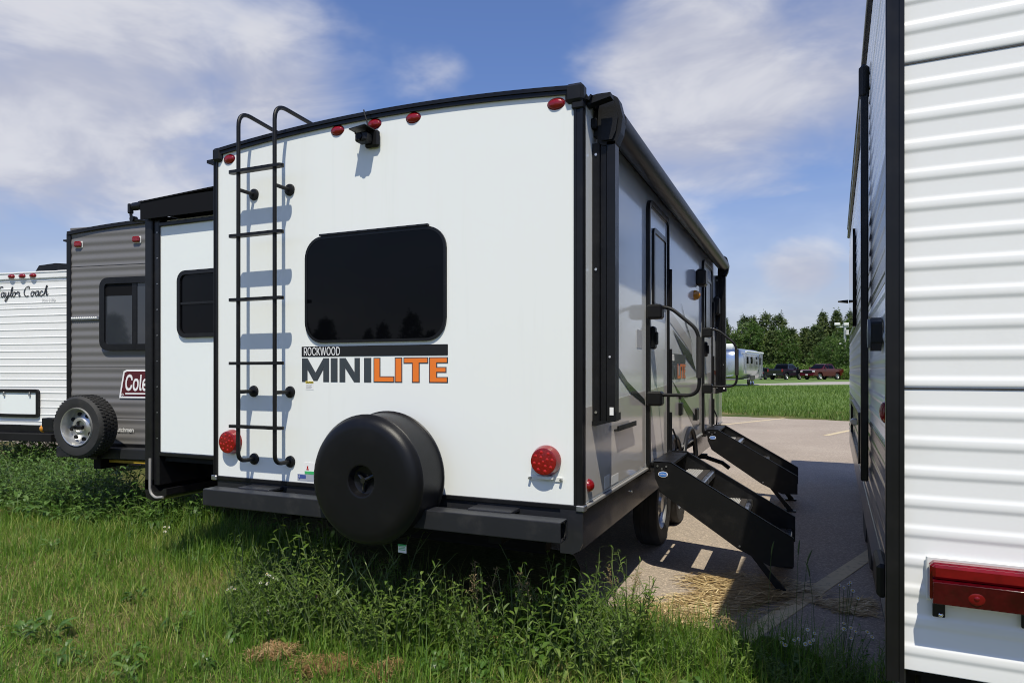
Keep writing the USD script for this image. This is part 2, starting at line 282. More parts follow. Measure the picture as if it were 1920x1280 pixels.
def copy_of(src, name, loc, rz, label, cat, group=None, scale=1.0):
    p = fresh('/World', name); x = UsdGeom.Xform.Define(stage, p)
    x.GetPrim().GetReferences().AddInternalReference(src.path); x.GetPrim().SetInstanceable(True)
    x.ClearXformOpOrder()
    x.AddTranslateOp().Set(Gf.Vec3d(*map(float, loc)))
    x.AddRotateZOp().Set(math.degrees(rz)); x.AddScaleOp().Set(Gf.Vec3f(*([scale] * 3) if np.ndim(scale) == 0 else scale))
    tag(x.GetPrim(), label, cat, group)
    return Node(p, (0, 0, 0))

# ------------------------------------------------------------------ shape helpers
def bx(x0, x1, y0, y1, z0, z1, c=0.0):
    lo, hi = np.array([min(x0, x1), min(y0, y1), min(z0, z1)], float), np.array([max(x0, x1), max(y0, y1), max(z0, z1)], float)
    if c <= 0:
        m = trimesh.creation.box(hi - lo); m.apply_translation((lo + hi) / 2); return m
    c = min(c, (hi - lo).min() * 0.45); pts = []
    for k in range(3):
        for s in np.ndindex(2, 2, 2):
            p = np.where(np.array(s) == 1, hi, lo).astype(float)
            for j in range(3):
                if j != k: p[j] += c if s[j] == 0 else -c
            pts.append(p)
    return trimesh.convex.convex_hull(np.array(pts))
def tube(pts, r, sides=10, caps=True):
    p = np.asarray(pts, float); t = np.gradient(p, axis=0); t /= np.linalg.norm(t, axis=1, keepdims=True) + 1e-12
    r = np.broadcast_to(r, (len(p),))
    a = np.cross(t[0], [0, 0, 1.0] if abs(t[0][2]) < 0.9 else [1.0, 0, 0]); a /= np.linalg.norm(a)
    rings = []; ang = np.arange(sides) * 2 * np.pi / sides
    for i in range(len(p)):
        a = a - t[i] * (a @ t[i]); a /= np.linalg.norm(a) + 1e-12; b = np.cross(t[i], a)
        rings.append(p[i] + r[i] * (np.cos(ang)[:, None] * a + np.sin(ang)[:, None] * b))
    v = np.vstack(rings); f = []
    for i in range(len(p) - 1):
        for j in range(sides):
            q = [i * sides + j, i * sides + (j + 1) % sides, (i + 1) * sides + (j + 1) % sides, (i + 1) * sides + j]
            f += [[q[0], q[1], q[2]], [q[0], q[2], q[3]]]
    if caps:
        for base, flip in ((0, True), ((len(p) - 1) * sides, False)):
            for j in range(1, sides - 1):
                f.append([base, base + j + 1, base + j] if flip else [base, base + j, base + j + 1])
    return trimesh.Trimesh(v, np.array(f), process=False)
def fillet(pts, r, n=6):
    """A polyline with its corners rounded."""
    p = [np.asarray(q, float) for q in pts]; out = [p[0]]
    for i in range(1, len(p) - 1):
        a, b, c = p[i - 1], p[i], p[i + 1]
        da, dc = np.linalg.norm(a - b), np.linalg.norm(c - b); rr = min(r, da * 0.49, dc * 0.49)
        s, e = b + (a - b) / da * rr, b + (c - b) / dc * rr
        for k in range(n + 1):
            u = k / n; out.append((1 - u) ** 2 * s + 2 * u * (1 - u) * b + u * u * e)
    out.append(p[-1]); return np.array(out)
def rrect(x0, x1, z0, z1, r, n=6):
    return sbox(x0 + r, z0 + r, x1 - r, z1 - r).buffer(r, quad_segs=n)
def prism(poly, axis, a, b):
    """poly in (x, z) for axis 'y', in (y, z) for axis 'x', in (x, y) for axis 'z'; spans a to b along the axis."""
    a, b = min(a, b), max(a, b); ms = []
    for g in getattr(poly, 'geoms', [poly]):
        if g.is_empty or g.area < 1e-9: continue
        m = trimesh.creation.extrude_polygon(g, b - a, engine='earcut'); v = np.array(m.vertices)
        if axis == 'z': v = np.c_[v[:, 0], v[:, 1], v[:, 2] + a]; flip = False
        elif axis == 'y': v = np.c_[v[:, 0], v[:, 2] + a, v[:, 1]]; flip = True
        else: v = np.c_[v[:, 2] + a, v[:, 0], v[:, 1]]; flip = False
        f = np.array(m.faces); ms.append(trimesh.Trimesh(v, f[:, ::-1] if flip else f, process=False))
    return trimesh.util.concatenate(ms)
def lathe(profile, sides=40, axis='y', at=(0, 0, 0), flip=False):
    """profile: (radius, height along axis) pairs."""
    pr = np.array(profile, float); ang = np.arange(sides) * 2 * np.pi / sides; v = []
    for r, h in pr: v.append(np.c_[r * np.cos(ang), np.full(sides, h), r * np.sin(ang)])
    v = np.vstack(v); f = []
    for i in range(len(pr) - 1):
        for j in range(sides):
            q = [i * sides + j, (i + 1) * sides + j, (i + 1) * sides + (j + 1) % sides, i * sides + (j + 1) % sides]
            f += [[q[0], q[1], q[2]], [q[0], q[2], q[3]]]
    m = trimesh.Trimesh(v, np.array(f), process=False)
    m.merge_vertices(); m.update_faces(m.nondegenerate_faces()); m.fix_normals()
    v = np.array(m.vertices)
    if axis == 'x': v = np.c_[v[:, 1], v[:, 0], v[:, 2]]; m.faces = m.faces[:, ::-1]
    if axis == 'z': v = np.c_[v[:, 0], v[:, 2], v[:, 1]]; m.faces = m.faces[:, ::-1]
    m.vertices = v + np.asarray(at, float); return m
def cyl(a, b, r, sides=16): return tube([a, b], r, sides)
def dome(x, y, z, rx, rz, h, axis='y', rows=5, n=22):
    """A flat lens on a wall: an ellipse rx by rz that swells by h towards -axis ('y') or +axis ('x')."""
    prof = [(math.cos(t) , math.sin(t) ** 1.0) for t in np.linspace(0, math.pi / 2, rows)]
    prof = [(1.0, -0.02)] + prof
    m = lathe([(max(r, 1e-4), hh) for r, hh in prof], n, 'y'); v = np.array(m.vertices)
    v = np.c_[v[:, 0] * rx, -v[:, 1] * h, v[:, 2] * rz]; f = m.faces[:, ::-1]
    if axis == 'x': v = np.c_[-v[:, 1], v[:, 0], v[:, 2]]
    m = trimesh.Trimesh(v + np.array([x, y, z]), f, process=False); m.fix_normals(); return m
def corrugated(x0, x1, z0, z1, period, depth, y=0.0, phase=0.0, prof=((0, 0), (.40, 0), (.46, .06), (.52, .40), (.57, .80), (.63, .97), (.72, 1), (.79, .93), (.85, .58), (.90, .20), (.95, .03)), back=0.012, seam=True):
    """A pressed metal siding sheet in the plane y, ribs towards -y, running along x; prof runs downwards from the top of a period."""
    pts = []; k0 = math.floor((z0 - phase) / period) - 1
    for k in range(k0, k0 + int((z1 - z0) / period) + 4):
        for u, d in prof: pts.append((phase + (k + 1 - u) * period, d))
    pts = sorted(p for p in pts if z0 + 0.004 < p[0] < z1 - 0.004)
    pts = [(z0, -0.6 if seam else 0), (z0 + 0.003, 0.0)] + pts + [(z1 - 0.003, 0.0), (z1, -0.6 if seam else 0)]
    v = []
    for z, d in pts: v += [(x0, y - d * depth, z), (x1, y - d * depth, z)]
    n = len(pts); f = []
    for i in range(n - 1): f += [[2 * i, 2 * i + 1, 2 * i + 3], [2 * i, 2 * i + 3, 2 * i + 2]]
    return trimesh.Trimesh(np.array(v, float), np.array(f), process=False)
def text(s, h, axis, at, width=None, bold=False, depth=0.001, shear=0.0, mirror=1):
    """Lettering on a wall facing -y (axis 'y', reads along +x) or facing +x (axis 'x', reads along +y); at = lower left corner."""
    m = meshkit.text_mesh(s, h, depth, bold); v = np.array(m.vertices); f = np.array(m.faces)
    v[:, 0] -= v[:, 0].min()
    if width: v[:, 0] *= width / v[:, 0].max()
    v[:, 0] += shear * v[:, 1]
    w = np.c_[v[:, 0], -v[:, 2], v[:, 1]] if axis == 'y' else np.c_[v[:, 2], v[:, 0], v[:, 1]]
    m = trimesh.Trimesh(w + np.asarray(at, float), f, process=False); m.fix_normals(); return m
def wheel(node, x, y, z, R, w, side=1, rim='silver_rim', name='wheel', holes=8):
    """A road wheel turning about x; its outer face looks to +x (side 1) or -x."""
    s = side; r = R * 0.60
    tp = [(r, -w * .42), (R * .80, -w * .5), (R * .93, -w * .47), (R * .985, -w * .36), (R, -w * .2), (R * .99, -w * .19), (R * .99, -w * .15), (R, -w * .14), (R, -w * .03), (R * .99, -w * .02), (R * .99, w * .02), (R, w * .03), (R, w * .14), (R * .99, w * .15), (R * .99, w * .19), (R, w * .2), (R * .985, w * .36), (R * .93, w * .47), (R * .80, w * .5), (r, w * .42)]
    ty = part(node, name, lathe(tp, 36, 'x', (x, y, z)), 'rubber', smooth=35)
    o = w * .40 * s
    rp = [(r * 1.01, o), (r * .97, o * 1.03), (r * .90, o * .8), (r * .86, o * .45), (r * .55, o * .55), (r * .34, o * .75), (r * .30, o * 1.0), (0.001, o * 1.02)]
    part(ty, 'rim', lathe(rp, 30, 'x', (x, y, z)), rim, smooth=35)
    hs = []
    for k in range(holes):
        a = 2 * math.pi * k / holes
        hs.append(cyl((x + o * .50, y + math.cos(a) * r * .70, z + math.sin(a) * r * .70), (x + o * .56, y + math.cos(a) * r * .70, z + math.sin(a) * r * .70), r * .12, 10))
    part(ty, 'vent_holes', hs, 'underbody')
    return ty

# ------------------------------------------------------------------ the ground
def lawn_t(x, y): return (y + 0.55 * x - 19.5)
def ground_z(x, y):
    t = np.clip(lawn_t(np.asarray(x, float), np.asarray(y, float)) / 18.0, 0, 1)
    return 0.30 * t * t * (3 - 2 * t)
def grid(xs, ys, dz=0.0):
    X, Y = np.meshgrid(xs, ys, indexing='ij'); v = np.stack([X, Y, ground_z(X, Y) + dz], -1).reshape(-1, 3)
    n = len(ys); i, j = np.meshgrid(np.arange(len(xs) - 1), np.arange(n - 1), indexing='ij'); q = (i * n + j).ravel()
    return trimesh.Trimesh(v, np.vstack([np.c_[q, q + n, q + n + 1], np.c_[q, q + n + 1, q + 1]]), process=False)
nl = lambda s: np.sign(s) * (np.abs(s) ** 2.2) * 900
top('ground', grid(nl(np.linspace(-1, 1, 90)), nl(np.linspace(-1, 1, 90))), 'earth', 'grassy earth that the trailers and the lot lie on', kind='structure', smooth=True)
lot = Polygon([(-90, 0.80 + .21 * 90), (-90, 19.5 + .55 * 90), (40, 19.5 - .55 * 40), (40, .80 - .21 * 40)])
near_edge = [(x, 0.80 - .21 * x + 0.10 * math.sin(x * 3.1) + .06 * math.sin(x * 7.7 + 1) + 1.0 / (1 + math.exp((x + .42) * 14)) / (1 + math.exp(-(x + 2.9) * 8)) + 1.5 / (1 + math.exp((x + 2.7) * 8))) for x in np.arange(-20, 6.01, 0.15)]
far_edge = [(x, 19.5 - .55 * x + 0.10 * math.sin(x * 2.3) + .06 * math.sin(x * 6.1)) for x in np.arange(14, -30.01, -0.3)]
lot = Polygon(near_edge + [(40, -7.6), (40, -2.5)] + far_edge + [(-90, 69), (-90, 19.7)]).buffer(0)
lot_mesh = prism(lot, 'z', -0.05, 0.006)
top('parking_lot', lot_mesh, 'asphalt', 'sunlit pale asphalt parking lot under and between the trailers', kind='structure', smooth=False)
def stripe(a, b, w):
    a, b = np.array(a, float), np.array(b, float); d = (b - a) / np.linalg.norm(b - a); n = np.array([-d[1], d[0]]) * w / 2
    return prism(Polygon([a - n, b - n, b + n, a + n]), 'z', 0.007, 0.011)
for a, b, lab in (((0.70, 0.62), (2.75, 6.3), 'worn yellow bay line running from the grass under the nearest white trailer'),
                  ((-1.05, 15.3), (0.45, 18.7), 'yellow bay line near the lawn, beside the far steps'),
                  ((1.45, 13.3), (2.75, 17.0), 'yellow bay line near the lawn, partly behind the right trailer')):
    top('parking_line', stripe(a, b, 0.11), 'paint', lab, kind='structure', smooth=False)
road = Polygon([(-9.5, 42.5), (-3.6, 50.5), (0.9, 54.5), (6.5, 60.5), (30, 74), (36, 98), (9.0, 77.5), (2.8, 70.5), (-1.2, 60), (-5.0, 53.5), (-10.8, 46)])
rv = prism(road, 'z', 0.20, 0.325)
top('gravel_road', rv, 'gravel', 'pale gravel lane crossing behind the lawn', kind='structure', smooth=False)

# ------------------------------------------------------------------ the white travel trailer in the middle
T = thing('travel_trailer', 'white travel trailer with ladder, black spare tyre cover and two open step ladders', 'travel trailer', pivot=(-1.22, 3.1, 0))
LEN, WD, Z0 = 6.15, 2.44, 0.782
def crown(x): return 2.835 + 0.062 * (1 - ((x + 1.22) / 1.22) ** 2)
xs = np.linspace(-WD, 0, 25)
rear_poly = Polygon([(-WD + .006, Z0), (-.006, Z0)] + [(min(x, -.006) if x > -1 else max(x, -WD + .006), crown(x) - .012) for x in xs[::-1]])
win_poly = rrect(-1.712, -.758, 1.611, 2.235, .125, 8)
part(T, 'rear_wall', prism(rear_poly.difference(win_poly.buffer(-.012)), 'y', 0.0, 0.05), 'rear_panel')
side_poly = Polygon([(.006, Z0), (LEN, Z0), (LEN, 2.40), (LEN - .25, 2.835), (.006, 2.835)])
part(T, 'side_wall', prism(side_poly, 'x', -0.05, 0.0), 'fibreglass')
part(T, 'side_wall', prism(side_poly, 'x', -WD, -WD + .05), 'fibreglass')
rf = []
for a, b in zip(xs[:-1], xs[1:]):
    rf.append(Polygon([(a, crown(a) - .014), (b, crown(b) - .014), (b, crown(b)), (a, crown(a))]))
part(T, 'roof', prism(shapely.union_all(rf), 'y', 0.02, LEN - .05), 'roof_white')
part(T, 'front_wall', bx(-WD + .06, -.06, LEN - .06, LEN, Z0, 2.5, .02), 'fibreglass')
part(T, 'floor', bx(-WD + .02, -.02, .02, LEN - .02, Z0 - .05, Z0 + .02), 'underbody')
# corner trims with two grooves, each a length of extrusion
def trim_section(x0, x1, y0, y1):
    w = x1 - x0
    return shapely.union_all([sbox(x0, y0 + .004, x1, y1), sbox(x0, y0, x0 + w * .28, y1), sbox(x1 - w * .28, y0, x1, y1)])
part(T, 'corner_trim', prism(trim_section(-.040, .006, -.010, .012), 'z', Z0 - .005, 2.80), 'black_trim')
part(T, 'corner_trim', prism(sbox(.001, .012, .008, .036), 'z', Z0 - .005, 2.80), 'black_trim')
part(T, 'corner_trim', prism(trim_section(-WD - .006, -WD + .026, -.010, .012), 'z', Z0 - .005, 2.80), 'black_trim')
arc = [(x, crown(x) - .010) for x in np.linspace(-WD + .03, -.05, 40)]
def rimstrip(y0, y1, lo, hi): return prism(Polygon([(x, z + lo) for x, z in arc] + [(x, z + hi) for x, z in arc[::-1]]), 'y', y0, y1)
part(T, 'roof_trim', [rimstrip(-.014, .03, -.014, .006), rimstrip(-.022, .0, .006, .022), rimstrip(-.014, .05, .022, .030)], 'black_trim')
part(T, 'corner_cap', [bx(-.085, .012, -.024, .05, 2.772, 2.868, .016), bx(-.050, .010, -.018, .03, 2.74, 2.775, .006)], 'black_powder')
part(T, 'corner_cap', [bx(-WD - .012, -WD + .065, -.024, .05, 2.772, 2.862, .016)], 'black_powder')
for s, x in ((1, .005), (-1, -WD - .005)):
    part(T, 'gutter', prism(Polygon([(x, 2.80), (x + s * .022, 2.79), (x + s * .035, 2.815), (x + s * .028, 2.818), (x + s * .018, 2.805), (x, 2.835)]), 'y', .03, LEN - .3), 'black_trim')
    part(T, 'gutter_spout', prism(Polygon([(x, 2.775), (x + s * .125, 2.80), (x + s * .125, 2.82), (x + s * .06, 2.822), (x, 2.815)]), 'y', .05, .11), 'black_powder')
# marker lights along the top of the rear wall
for x, z in ((-2.321, 2.782), (-1.482, 2.843), (-1.226, 2.843), (-.969, 2.840), (-.135, 2.785)):
    b = part(T, 'marker_light', dome(x, -.001, z, .044, .026, .016), 'red_lens', smooth=60)
    part(b, 'base', dome(x, .0, z, .049, .031, .007), 'red_deep', smooth=60)
# reversing camera with its bracket and whip antenna
c = part(T, 'reversing_camera', [bx(-1.278, -1.180, -.030, -.001, 2.705, 2.800, .012), bx(-1.295, -1.215, -.095, -.028, 2.722, 2.775, .01)], 'black_powder')
part(c, 'visor', prism(Polygon([(-1.312, 2.785), (-1.205, 2.797), (-1.205, 2.802), (-1.312, 2.791)]), 'y', -.12, -.01), 'black_powder')
part(c, 'lens', lathe([(.001, -.1), (.016, -.101), (.020, -.094), (.022, -.090)], 16, 'y', (-1.258, 0, 2.748)), 'tint')
part(c, 'antenna', tube([(-1.235, -.035, 2.79), (-1.252, -.040, 2.86), (-1.268, -.043, 2.915)], .004, 6), 'black_powder')
part(c, 'antenna', tube([(-1.312, -.06, 2.78), (-1.316, -.06, 2.80)], .004, 6), 'black_powder')
# rear window
w = part(T, 'window', prism(win_poly.difference(win_poly.buffer(-.016)), 'y', -.012, .02), 'black_trim')
part(w, 'pane', prism(win_poly.buffer(-.014), 'y', -.010, -.004), 'tint')
part(w, 'drip_rail', prism(Polygon([(-1.60, 2.236), (-.868, 2.236), (-.868, 2.247), (-1.60, 2.247)]), 'y', -.020, .0), 'black_trim')
# ladder
L = part(T, 'ladder', [bx(-2.135, -2.095, -.012, -.0, 2.98, 2.981)], 'black_powder') if False else None
lad = part(T, 'ladder', tube(fillet([(-2.109, .62, 2.91), (-2.111, .40, 2.965), (-2.112, -.13, 3.012), (-2.114, -.13, .905), (-2.112, -.012, .905)], .10, 8), .0125, 12), 'black_powder', smooth=50)
part(lad, 'rail', tube(fillet([(-1.831, .62, 2.93), (-1.831, .40, 2.985), (-1.832, -.13, 3.012), (-1.831, -.13, .903), (-1.829, -.012, .903)], .10, 8), .0125, 12), 'black_powder', smooth=50)
for z in (2.643, 2.258, 1.874, 1.493, 1.115):
    part(lad, 'rung', prism(shapely.union_all([LineString([(-2.160, -.13), (-1.790, -.13)]).buffer(.021, quad_segs=6)]), 'z', z - .009, z + .009), 'black_powder')
for x, z in ((-2.114, 2.536), (-1.833, 2.535), (-2.116, 1.322), (-1.830, 1.321), (-2.112, .905), (-1.829, .903)):
    d = lathe([(.001, -.016), (.022, -.016), (.034, -.011), (.036, -.004), (.036, .0)], 20, 'y', (x, 0, z))
    part(lad, 'standoff', d if z < 1 else [d, cyl((x, -.01, z), (x, -.13, z), .0115, 12)], 'black_powder', smooth=40)
# lettering: black bar, then the two-tone word under it
def glyphs():
    G = {'M': ([(0, 0), (0, 165), (38, 165), (101, 58), (163, 165), (200, 165), (200, 0), (163, 0), (163, 98), (113, 8), (88, 8), (36, 98), (36, 0)], 200),
         'I': ([(0, 0), (0, 165), (44, 165), (44, 0)], 44),
         'N': ([(0, 0), (0, 165), (40, 165), (110, 55), (110, 165), (142, 165), (142, 0), (106, 0), (36, 108), (36, 0)], 142),
         'L': ([(0, 0), (0, 165), (42, 165), (42, 36), (138, 36), (138, 0)], 138),
         'T': ([(0, 130), (0, 165), (158, 165), (158, 130), (102, 130), (102, 0), (57, 0), (57, 130)], 158),
         'E': ([(0, 0), (0, 165), (115, 165), (115, 131), (46, 131), (46, 100), (106, 100), (106, 68), (46, 68), (46, 33), (115, 33), (115, 0)], 115)}
    out = []; X = {0: 103, 1: 323, 2: 388, 3: 567, 4: 634, 5: 782, 6: 841, 7: 1011}
    for i, ch in enumerate('MINILITE'):
        out.append((ch, i >= 4, affinity.translate(Polygon(G[ch][0]), X[i] - 103, 0)))
    return out
def decal_word(node, axis, off, x0, z0, wide, high, name='letter'):
    sgn = -1 if axis == 'y' else 1
    for ch, orange, g in glyphs():
        k = (wide / 1024, high / 168)
        f = lambda p: affinity.translate(affinity.scale(p, k[0], k[1], origin=(0, 0)), x0, z0)
        edge = f(g.buffer(3.5, join_style='mitre'))
        e = part(node, name, prism(edge, axis, off + sgn * .0006, off + sgn * .0016), 'film_edge', smooth=False)
        part(e, 'letter_face', prism(f(g.buffer(-3.0, join_style='mitre')), axis, off + sgn * .0017, off + sgn * .0028), 'film_orange' if orange else 'film_slate', smooth=False)
def bar_word(node, axis, off, x0, x1, z0, z1):
    sgn = -1 if axis == 'y' else 1
    b = part(node, 'name_bar', prism(rrect(x0, x1, z0, z1, .004, 2), axis, off + sgn * .0006, off + sgn * .0018), 'film_black', smooth=False)
    at = (x0 + .018, off - .0019, z0 + .007) if axis == 'y' else (off + .0019, x0 + .018, z0 + .007)
    tx = text('ROCKWOOD', (z1 - z0) * .80, axis, at, width=.262)
    part(b, 'lettering', tx, 'film_white', smooth=False)
bar_word(T, 'y', 0.0, -1.744, -.752, 1.532, 1.592)
decal_word(T, 'y', 0.0, -1.738, 1.386, .984, .136)
# small stickers on the rear wall
st = part(T, 'caution_sticker', bx(-1.715, -1.655, -.0015, -.0005, 1.338, 1.388), 'film_white', smooth=False)
part(st, 'yellow_band', bx(-1.714, -1.656, -.0024, -.0016, 1.374, 1.387), 'sticker_yellow', smooth=False)
part(st, 'lettering', text('CAUTION', .008, 'y', (-1.708, -.0026, 1.3765)), 'film_black', smooth=False)
part(st, 'small_print', [bx(-1.71, -1.665 - .006 * (k % 2), -.0024, -.0016, 1.366 - k * .0065, 1.3685 - k * .0065) for k in range(4)], 'sticker_grey', smooth=False)
st = part(T, 'notice_sticker', bx(-1.722, -1.62, -.0015, -.0005, .835, .905), 'film_white', smooth=False)
part(st, 'green_band', bx(-1.721, -1.621, -.0024, -.0016, .836, .853), 'sticker_green', smooth=False)
part(st, 'red_mark', [bx(-1.708, -1.690, -.0024, -.0016, .860, .867), bx(-1.704, -1.695, -.0024, -.0016, .869, .884)], 'red_bright', smooth=False)
st = part(T, 'dealer_sticker', bx(-1.776, -1.60, -.0015, -.0005, .772 + .022, .834), 'sticker_blue', smooth=False)
part(st, 'blue_box', [prism(rrect(-1.770, -1.712, .808, .830, .003, 2), 'y', -.0024, -.0016), prism(Polygon([(-1.762, .809), (-1.752, .809), (-1.762, .800)]), 'y', -.0024, -.0016)], 'sticker_navy', smooth=False)
part(st, 'lettering', text('f', .014, 'y', (-1.765, -.0027, .812)), 'film_white', smooth=False)
# tail lamps
for x, z in ((-.186, .997), (-2.292, 1.003)):
    tl = part(T, 'tail_light', lathe([(.078, .0), (.078, -.012), (.075, -.020), (.070, -.040), (.067, -.048), (.060, -.051), (.001, -.053)], 36, 'y', (x, 0, z)), 'red_lens', smooth=28)
    pts = [(0.0, 0.0)] + [(.024 * math.cos(a), .024 * math.sin(a)) for a in np.arange(4) * math.pi / 2 + .5] + [(.048 * math.cos(a), .048 * math.sin(a)) for a in np.arange(8) * math.pi / 4 + .2]
    part(tl, 'diode_lens', [dome(x + a, -.0515, z + b, .0085, .0085, .0022, n=10, rows=3) for a, b in pts], 'red_bright', smooth=60)
br = part(T, 'lamp_bracket', [bx(-.275, -.100, -.006, -.001, .893, .918, .002), bx(-.232, -.142, -.030, -.006, .905, .922, .004)], 'white_plastic')
for x in (-.272, -.105):
    part(br, 'bolt', [cyl((x, -.004, .906), (x, -.022, .906), .007, 10)], 'steel')
# lower rear: trim strip, skirt, corner plates, bumper
part(T, 'lower_trim', [bx(-WD + .02, -.006, -.016, .012, .762, .784, .003)], 'black_trim')
for x in (-WD + .0, -.010):
    part(T, 'trim_cap', bx(x - .016, x + .028, -.022, .03, .756, .786, .004), 'steel')
part(T, 'rear_skirt', bx(-WD + .02, -.02, -.004, .020, .64, .764, .004), 'charcoal_metal')
cp = Polygon([(-.105, .762), (-.105, .548), (-.045, .548), (-.012, .565), (.004, .60), (.004, .762)]).buffer(.004)
part(T, 'corner_plate', prism(cp, 'y', -.014, -.005), 'charcoal_metal')
bmp = part(T, 'bumper', prism(sbox(-.222, .644, -.118, .742).buffer(-.006).buffer(.006, quad_segs=3).difference(sbox(-.219, .647, -.121, .739).buffer(-.004)), 'x', -2.30, -.035), 'charcoal_metal')
part(bmp, 'bumper_core', bx(-2.29, -.055, -.213, -.127, .654, .732), 'underbody')
part(bmp, 'end_cap', [tube([(-.036, -.18 + .036 * math.cos(t), .695 + .040 * math.sin(t)) for t in np.linspace(-1.4, 1.4, 12)], .004, 6)], 'black_powder')
for x in (-2.0, -.45):
    part(bmp, 'bumper_bracket', [bx(x - .12, x + .12, -.13, -.004, .730, .749, .004)], 'charcoal_metal')
for x in (-1.95, -.52):
    part(T, 'chassis_rail', bx(x - .04, x + .04, .10, LEN, .52, .70, .004), 'underbody')
part(T, 'cross_member', bx(-2.1, -.4, .35, .43, .48, .56, .004), 'underbody')
part(T, 'waste_pipe', cyl((-2.0, .60, .42), (-.4, .60, .40), .05, 14), 'underbody')
tg = part(T, 'hanging_tag', bx(-.935, -.885, -.205, -.202, .505, .548), 'film_white', smooth=False)
part(tg, 'small_print', [bx(-.93, -.89, -.2068, -.2052, .535 - k * .008, .538 - k * .008) for k in range(3)] + [bx(-.935, -.885, -.2068, -.2052, .541, .549)], 'sticker_green', smooth=False)
# spare tyre under its cover
SX, SZ = -1.062, .888
cov = part(T, 'spare_tyre_cover', lathe([(.334, -.090), (.342, -.093), (.344, -.104), (.337, -.110), (.334, -.122), (.331, -.282), (.337, -.288), (.337, -.297), (.330, -.304), (.325, -.318), (.312, -.336), (.292, -.348), (.265, -.353), (.20, -.355), (.090, -.353), (.080, -.349), (.070, -.312), (.054, -.303), (.001, -.301)], 64, 'y', (SX, 0, SZ)), 'vinyl', smooth=40)
hub = []
for a in (0.5, 2.55, 4.5):
    hub.append(tube([(SX, -.326, SZ), (SX + .058 * math.cos(a), -.310, SZ + .058 * math.sin(a))], .009, 8))
part(cov, 'hub_cross', hub + [cyl((SX, -.303, SZ), (SX, -.336, SZ), .014, 12)], pbr('gloss_black_plastic', (0.012, 0.012, 0.012), 0.12), smooth=40)
part(T, 'spare_carrier', [bx(SX - .05, SX + .05, -.20, -.13, .55, .95, .005), bx(SX - .04, SX + .04, -.20, -.02, .60, .66, .005)], 'black_powder')
# right-hand side: grey lower film, swooshes, repeated name
def film(name, pts, mat, off, label=None):
    return part(T, name, prism(Polygon(pts), 'x', off, off + .0009), mat, smooth=False, label=label)
GREY = Polygon([(.040, Z0 + .012), (LEN - .05, Z0 + .012), (LEN - .05, 1.475), (2.6, 1.352), (.040, 1.263)])
for a, b in ((.040, 1.44), (2.24, 4.19), (5.02, LEN - .05)):
    part(T, 'grey_film', prism(GREY.intersection(sbox(a, .5, b, 2)), 'x', .0006, .0014), 'film_grey', smooth=False)
cut = lambda p: p.difference(sbox(1.44, .7, 2.24, 2.7)).difference(sbox(4.19, .7, 5.02, 2.7))
def swoosh(pts, mat, off):
    for g in getattr(cut(Polygon(pts).buffer(0)), 'geoms', [cut(Polygon(pts).buffer(0))]):
        if g.area > .0005: part(T, 'swoosh', prism(g, 'x', off, off + .0009), mat, smooth=False)
swoosh([(.30, 1.62), (.605, 1.507), (.923, 1.382), (1.408, 1.254), (1.43, 1.21), (1.021, 1.303), (.60, 1.46)], 'film_dark', .0018)
swoosh([(2.245, 1.969), (3.467, 1.741), (3.568, 1.599), (2.999, 1.722), (2.245, 1.863)], 'film_grey', .0018)
swoosh([(2.489, 1.789), (3.5, 1.602), (3.817, 1.436), (2.999, 1.601)], 'film_dark', .0030)
swoosh([(2.913, 2.046), (3.179, 1.897), (3.817, 1.571), (3.603, 1.683), (3.148, 1.88)], 'film_dark', .0042)
swoosh([(2.464, 1.368), (2.999, 1.211), (4.123, .889), (3.708, .866), (2.999, 1.134)], 'film_dark', .0018)
swoosh([(5.03, 1.50), (5.48, 1.433), (5.592, 1.366), (5.03, 1.455)], 'film_rust', .0018)
bar_word(T, 'x', 0.005, 2.25, 3.12, 1.523, 1.592)
decal_word(T, 'x', 0.005, 2.25, 1.378, .87, .134)
film('spec_sticker', [(1.18, 1.60), (1.33, 1.60), (1.33, 1.72), (1.18, 1.72)], 'sticker_grey', .0012)
film('brand_badge', [(.55, .80), (.70, .80), (.70, .85), (.55, .85)], 'film_white', .0018)
rm = part(T, 'side_marker', dome(.002, .104, .868, .034, .034, .03, axis='x'), 'red_lens', smooth=60)
part(T, 'data_plate', bx(.0015, .003, .40, .50, .80, .87), 'film_white', smooth=False)
part(T, 'door_stop_rail', [bx(.001, .030, .60, 1.05, 1.102, 1.112, .002), bx(.020, .030, .60, 1.05, 1.108, 1.132, .002)], 'black_powder')
part(T, 'side_skirt', prism(Polygon([(.012, .56), (2.02, .56), (2.05, .70), (2.17, .80), (2.9, .80), (3.0, .74), (3.1, .80), (3.75, .80), (3.9, .70), (3.95, .56), (LEN - .1, .56), (LEN, .76), (.012, .76)]), 'x', -.045, -.008), 'skirt_gloss')
part(T, 'skirt_trim', bx(-.04, .014, .03, LEN - .05, .760, .778, .003), 'seal_grey')
for yc in (2.46, 3.33):
    ar = [(yc + .40 * math.cos(t), .50 + .40 * math.sin(t)) for t in np.linspace(.25, math.pi - .25, 18)]
    part(T, 'fender_flare', [tube([(.012, y, z) for y, z in ar], .024, 8)], 'charcoal_metal', smooth=60)
    wheel(T, -.16, yc, .335, .335, .20, 1)
    wheel(T, -2.28, yc, .335, .335, .20, -1)
    part(T, 'axle', cyl((-2.2, yc, .33), (-.25, yc, .33), .04, 12), 'underbody')
part(T, 'stabiliser_jack', [bx(-.30, -.05, 5.05, 5.12, .40, .46, .004), tube([(-.10, 5.08, .43), (.12, 5.10, .36), (.20, 5.10, .30)], .025, 8)], 'black_powder')
for yy in (1.05, 2.85): part(T, 'clearance_bolt', cyl((-.01, yy, .68), (.002, yy, .68), .008, 8), 'steel')
